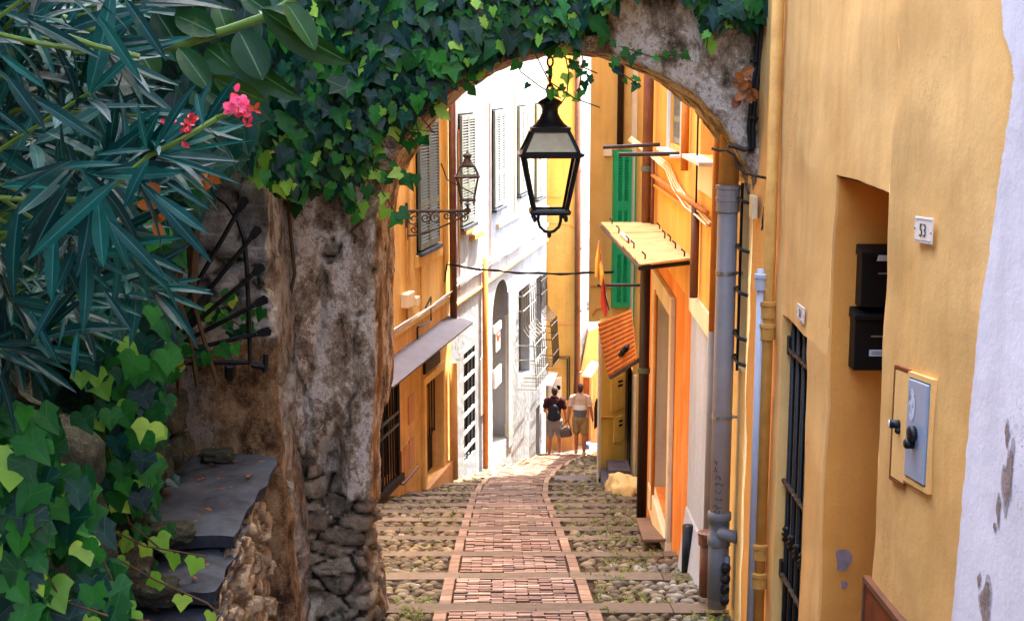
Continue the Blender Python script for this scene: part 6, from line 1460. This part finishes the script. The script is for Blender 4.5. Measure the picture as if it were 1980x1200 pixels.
def person(loc, rz, label, J, mats, bag=None):
    t = thing('person', label, 'person', loc, rz)
    V = Vector; S, E, W = J['sh'], J['el'], J['wr']
    caps = [((0,-.01,.93),(.155,.11,.12)), ((0,-.005,1.0), .135, (0,-.01,1.2), .15, .7), ((0,-.015,1.2), .15, (0,-.02,1.38), .135, .68), ((-.13,-.02,1.415), .06, (.13,-.02,1.415), .06), ((0,-.015,1.42), .058, (0,.0,1.53), .05),
            ((0,.012,1.605),(.072,.092,.11)), ((0,.06,1.565),(.05,.05,.06)), ((0,.106,1.6),(.012,.02,.02)), ((-.074,.0,1.6),(.012,.024,.032)), ((.074,.0,1.6),(.012,.024,.032))]
    for i in (0, 1):
        s_, e_, w_ = V(S[i]), V(E[i]), V(W[i]); caps += [(s_, .05, e_, .04), (e_, .041, w_, .027)]
        d = (w_-e_).normalized(); sd = 1 if s_.x > 0 else -1; palm = w_+d*.05
        caps += [(w_, .025, w_+d*.07, .03)]
        for f in range(4): b = w_+d*.075+V((0, (f-1.5)*.019, 0)); caps.append((b, .0095, b+d*(.06+.012*(1.5-abs(f-1.3)))+V((-sd*.02,0,0)), .008))
        caps.append((w_+d*.03+V((0,.025,0)), .011, w_+d*.075+V((-sd*.01,.05,0)), .009))
        h, k, a = V(J['hip'][i]), V(J['kn'][i]), V(J['an'][i]); caps += [(h, .085, k, .056), (k, .054, k.lerp(a,.35)+V((0,-.012,0)), .056), (k.lerp(a,.35)+V((0,-.012,0)), .055, a, .036), (a, .036, a+V((0,.09,-.055)), .03)]
    remesh('body', caps, mats['skin'], t)
    hair = [((0,-.012,1.635),(.08,.098,.095)), ((0,-.05,1.59),(.068,.06,.075))]; remesh('hair', hair, mats['hair'], t, .01, 3)
    sh = [((0,-.015,1.0), .152, (0,-.015,1.22), .165, .74), ((0,-.02,1.22), .165, (0,-.02,1.385), .15, .70), ((-.135,-.02,1.41), .068, (.135,-.02,1.41), .068), ((0,-.015,.94), .155, (0,-.015,1.02), .152, .76), ((0,-.015,1.44), .075, (0,-.01,1.47), .062)]
    for i in (0, 1): s_, e_ = V(S[i]), V(E[i]); sh.append((s_, .066, s_.lerp(e_, .62), .066))
    remesh('tshirt', sh, mats['shirt'], t, .011, 3, .012)
    so = [((0,-.012,.92), .158, (0,-.012,.84), .155, .78)]
    for i in (0, 1): h, k = V(J['hip'][i]), V(J['kn'][i]); so.append((h+V((0,0,.02)), .1, h.lerp(k, .86), .088))
    remesh('shorts', so, mats['shorts'], t, .011, 3, .011)
    for i in (0, 1):
        a = V(J['an'][i]); remesh('shoe', [((a.x, a.y+.06, a.z-.045),(.048,.135,.042)), ((a.x, a.y-.03, a.z-.03),(.042,.055,.05))], mats['shoe'], t, .009, 3)
    return t
yA, yB = 31.0, 30.75
xA, xB = P(1072, 882, yA).x, P(1121, 886, yB).x
JA = dict(sh=[(-.185,-.02,1.4),(.185,-.02,1.4)], el=[(-.235,.02,1.13),(.25,-.05,1.13)], wr=[(-.17,.19,1.0),(.27,.03,.90)], hip=[(-.09,0,.88),(.09,0,.88)], kn=[(-.1,.01,.48),(.11,.07,.48)], an=[(-.115,-.06,.09),(.125,.04,.09)])
JB = dict(sh=[(-.185,-.02,1.4),(.185,-.02,1.4)], el=[(-.245,-.06,1.13),(.25,-.04,1.13)], wr=[(-.27,.0,.89),(.285,.04,.90)], hip=[(-.09,0,.88),(.09,0,.88)], kn=[(-.085,.06,.48),(.1,.0,.48)], an=[(-.09,.05,.09),(.1,-.07,.09)])
gA, gB = tread_z(yA)+.01, tread_z(yB)+.01
pA = person((xA, yA, gA), RAD(-6), 'man in dark maroon T-shirt and light grey shorts walking away', JA, dict(skin=M['skin'], hair=M['hair'], shirt=M['maroon'], shorts=M['lgrey'], shoe=M['shoe']))
pB = person((xB, yB, gB), RAD(-4), 'man in tan, white and grey banded T-shirt and khaki shorts walking away', JB, dict(skin=M['skin'], hair=M['hairl'], shirt=M['banded'], shorts=M['khaki'], shoe=M['shoe2']))
db = thing('drawstring_bag', 'navy drawstring bag on the back of the man in maroon', 'bag', (xA, yA-.14, gA+.95), RAD(-6))
remesh('bag_body', [((-.02,-.04,.12),(.15,.07,.16)), ((-.02,-.03,.26),(.11,.055,.12)), ((-.03,-.045,.06),(.16,.075,.09))], M['navy'], db, .012, 4)
m = MB()
for sx in (-1, 1): m.tube([(-.01,-.02,.34), (sx*.09,.01,.47), (sx*.12,.06,.525), (sx*.13,.16,.50)], .012, 6)
m.build('strap', M['navy'], db, local=True)
cbag = thing('camera_bag', 'grey shoulder bag held in the hand of the man in the banded T-shirt', 'bag', (xB-.34, yB+.02, gB+.42), RAD(-20))
m = MB(); m.obox((0,0,.13), (.13,0,.03), (0,.075,0), (-.03,0,.115)); m.build('bag_body', simple('dark_grey_canvas', '#5a504a', .9, .1, 0, .15, 20, .3), cbag, local=True, bevel=.03)
m = MB(); m.obox((-.005,0,.2), (.136,0,.03), (0,.08,0), (-.01,0,.035)); m.build('bag_flap', simple('grey_canvas_flap', '#6e625a', .9, .1, 0, .15, 20, .3), cbag, local=True, bevel=.02)
m = MB(); m.tube([(-.1,0,.2), (-.02,0,.34), (.07,-.01,.42), (.08,-.01,.36), (.12,0,.25)], .012, 6); m.build('handle', M['ink'], cbag, local=True)

# ------------------------------------------------------------------ unseen tree added above the frame to keep the garden side in shade
tr = thing('added_shade_tree', 'unseen leafy tree added over the garden on the left to shade it', 'tree', (-3.6, 3.0, -1.25))
lv = Leaves(); m = MB(); m.tube([(-3.6,3,-1.4),(-3.5,3.1,1),(-3.2,3.3,2.6),(-2.6,3.6,3.6)], [.16,.14,.11,.07], 8)
for k in range(9): e = Vector((random.uniform(-5,-.6), random.uniform(-2,7), random.uniform(2.4,4))); m.tube([(-3.3,3.2,2.2), Vector((-3.3,3.2,2.2)).lerp(e,.6)+Vector((0,0,.4)), e], [.06,.04,.015], 6)
m.build('trunk', M['stem'], tr)
for k in range(4200):
    p = Vector((random.uniform(-6,-.7), random.uniform(-5,7.6), random.uniform(1.6,4.2)))
    if p.x > -1.7 and p.y > 4.3: continue
    lv.leaf(OVAL, p, rv()+Vector((.3,0,-.5)), rv(.7)+Vector((0,0,1)), random.uniform(.2,.34), 1.3)
lv.build('crown', M['rub'], tr)
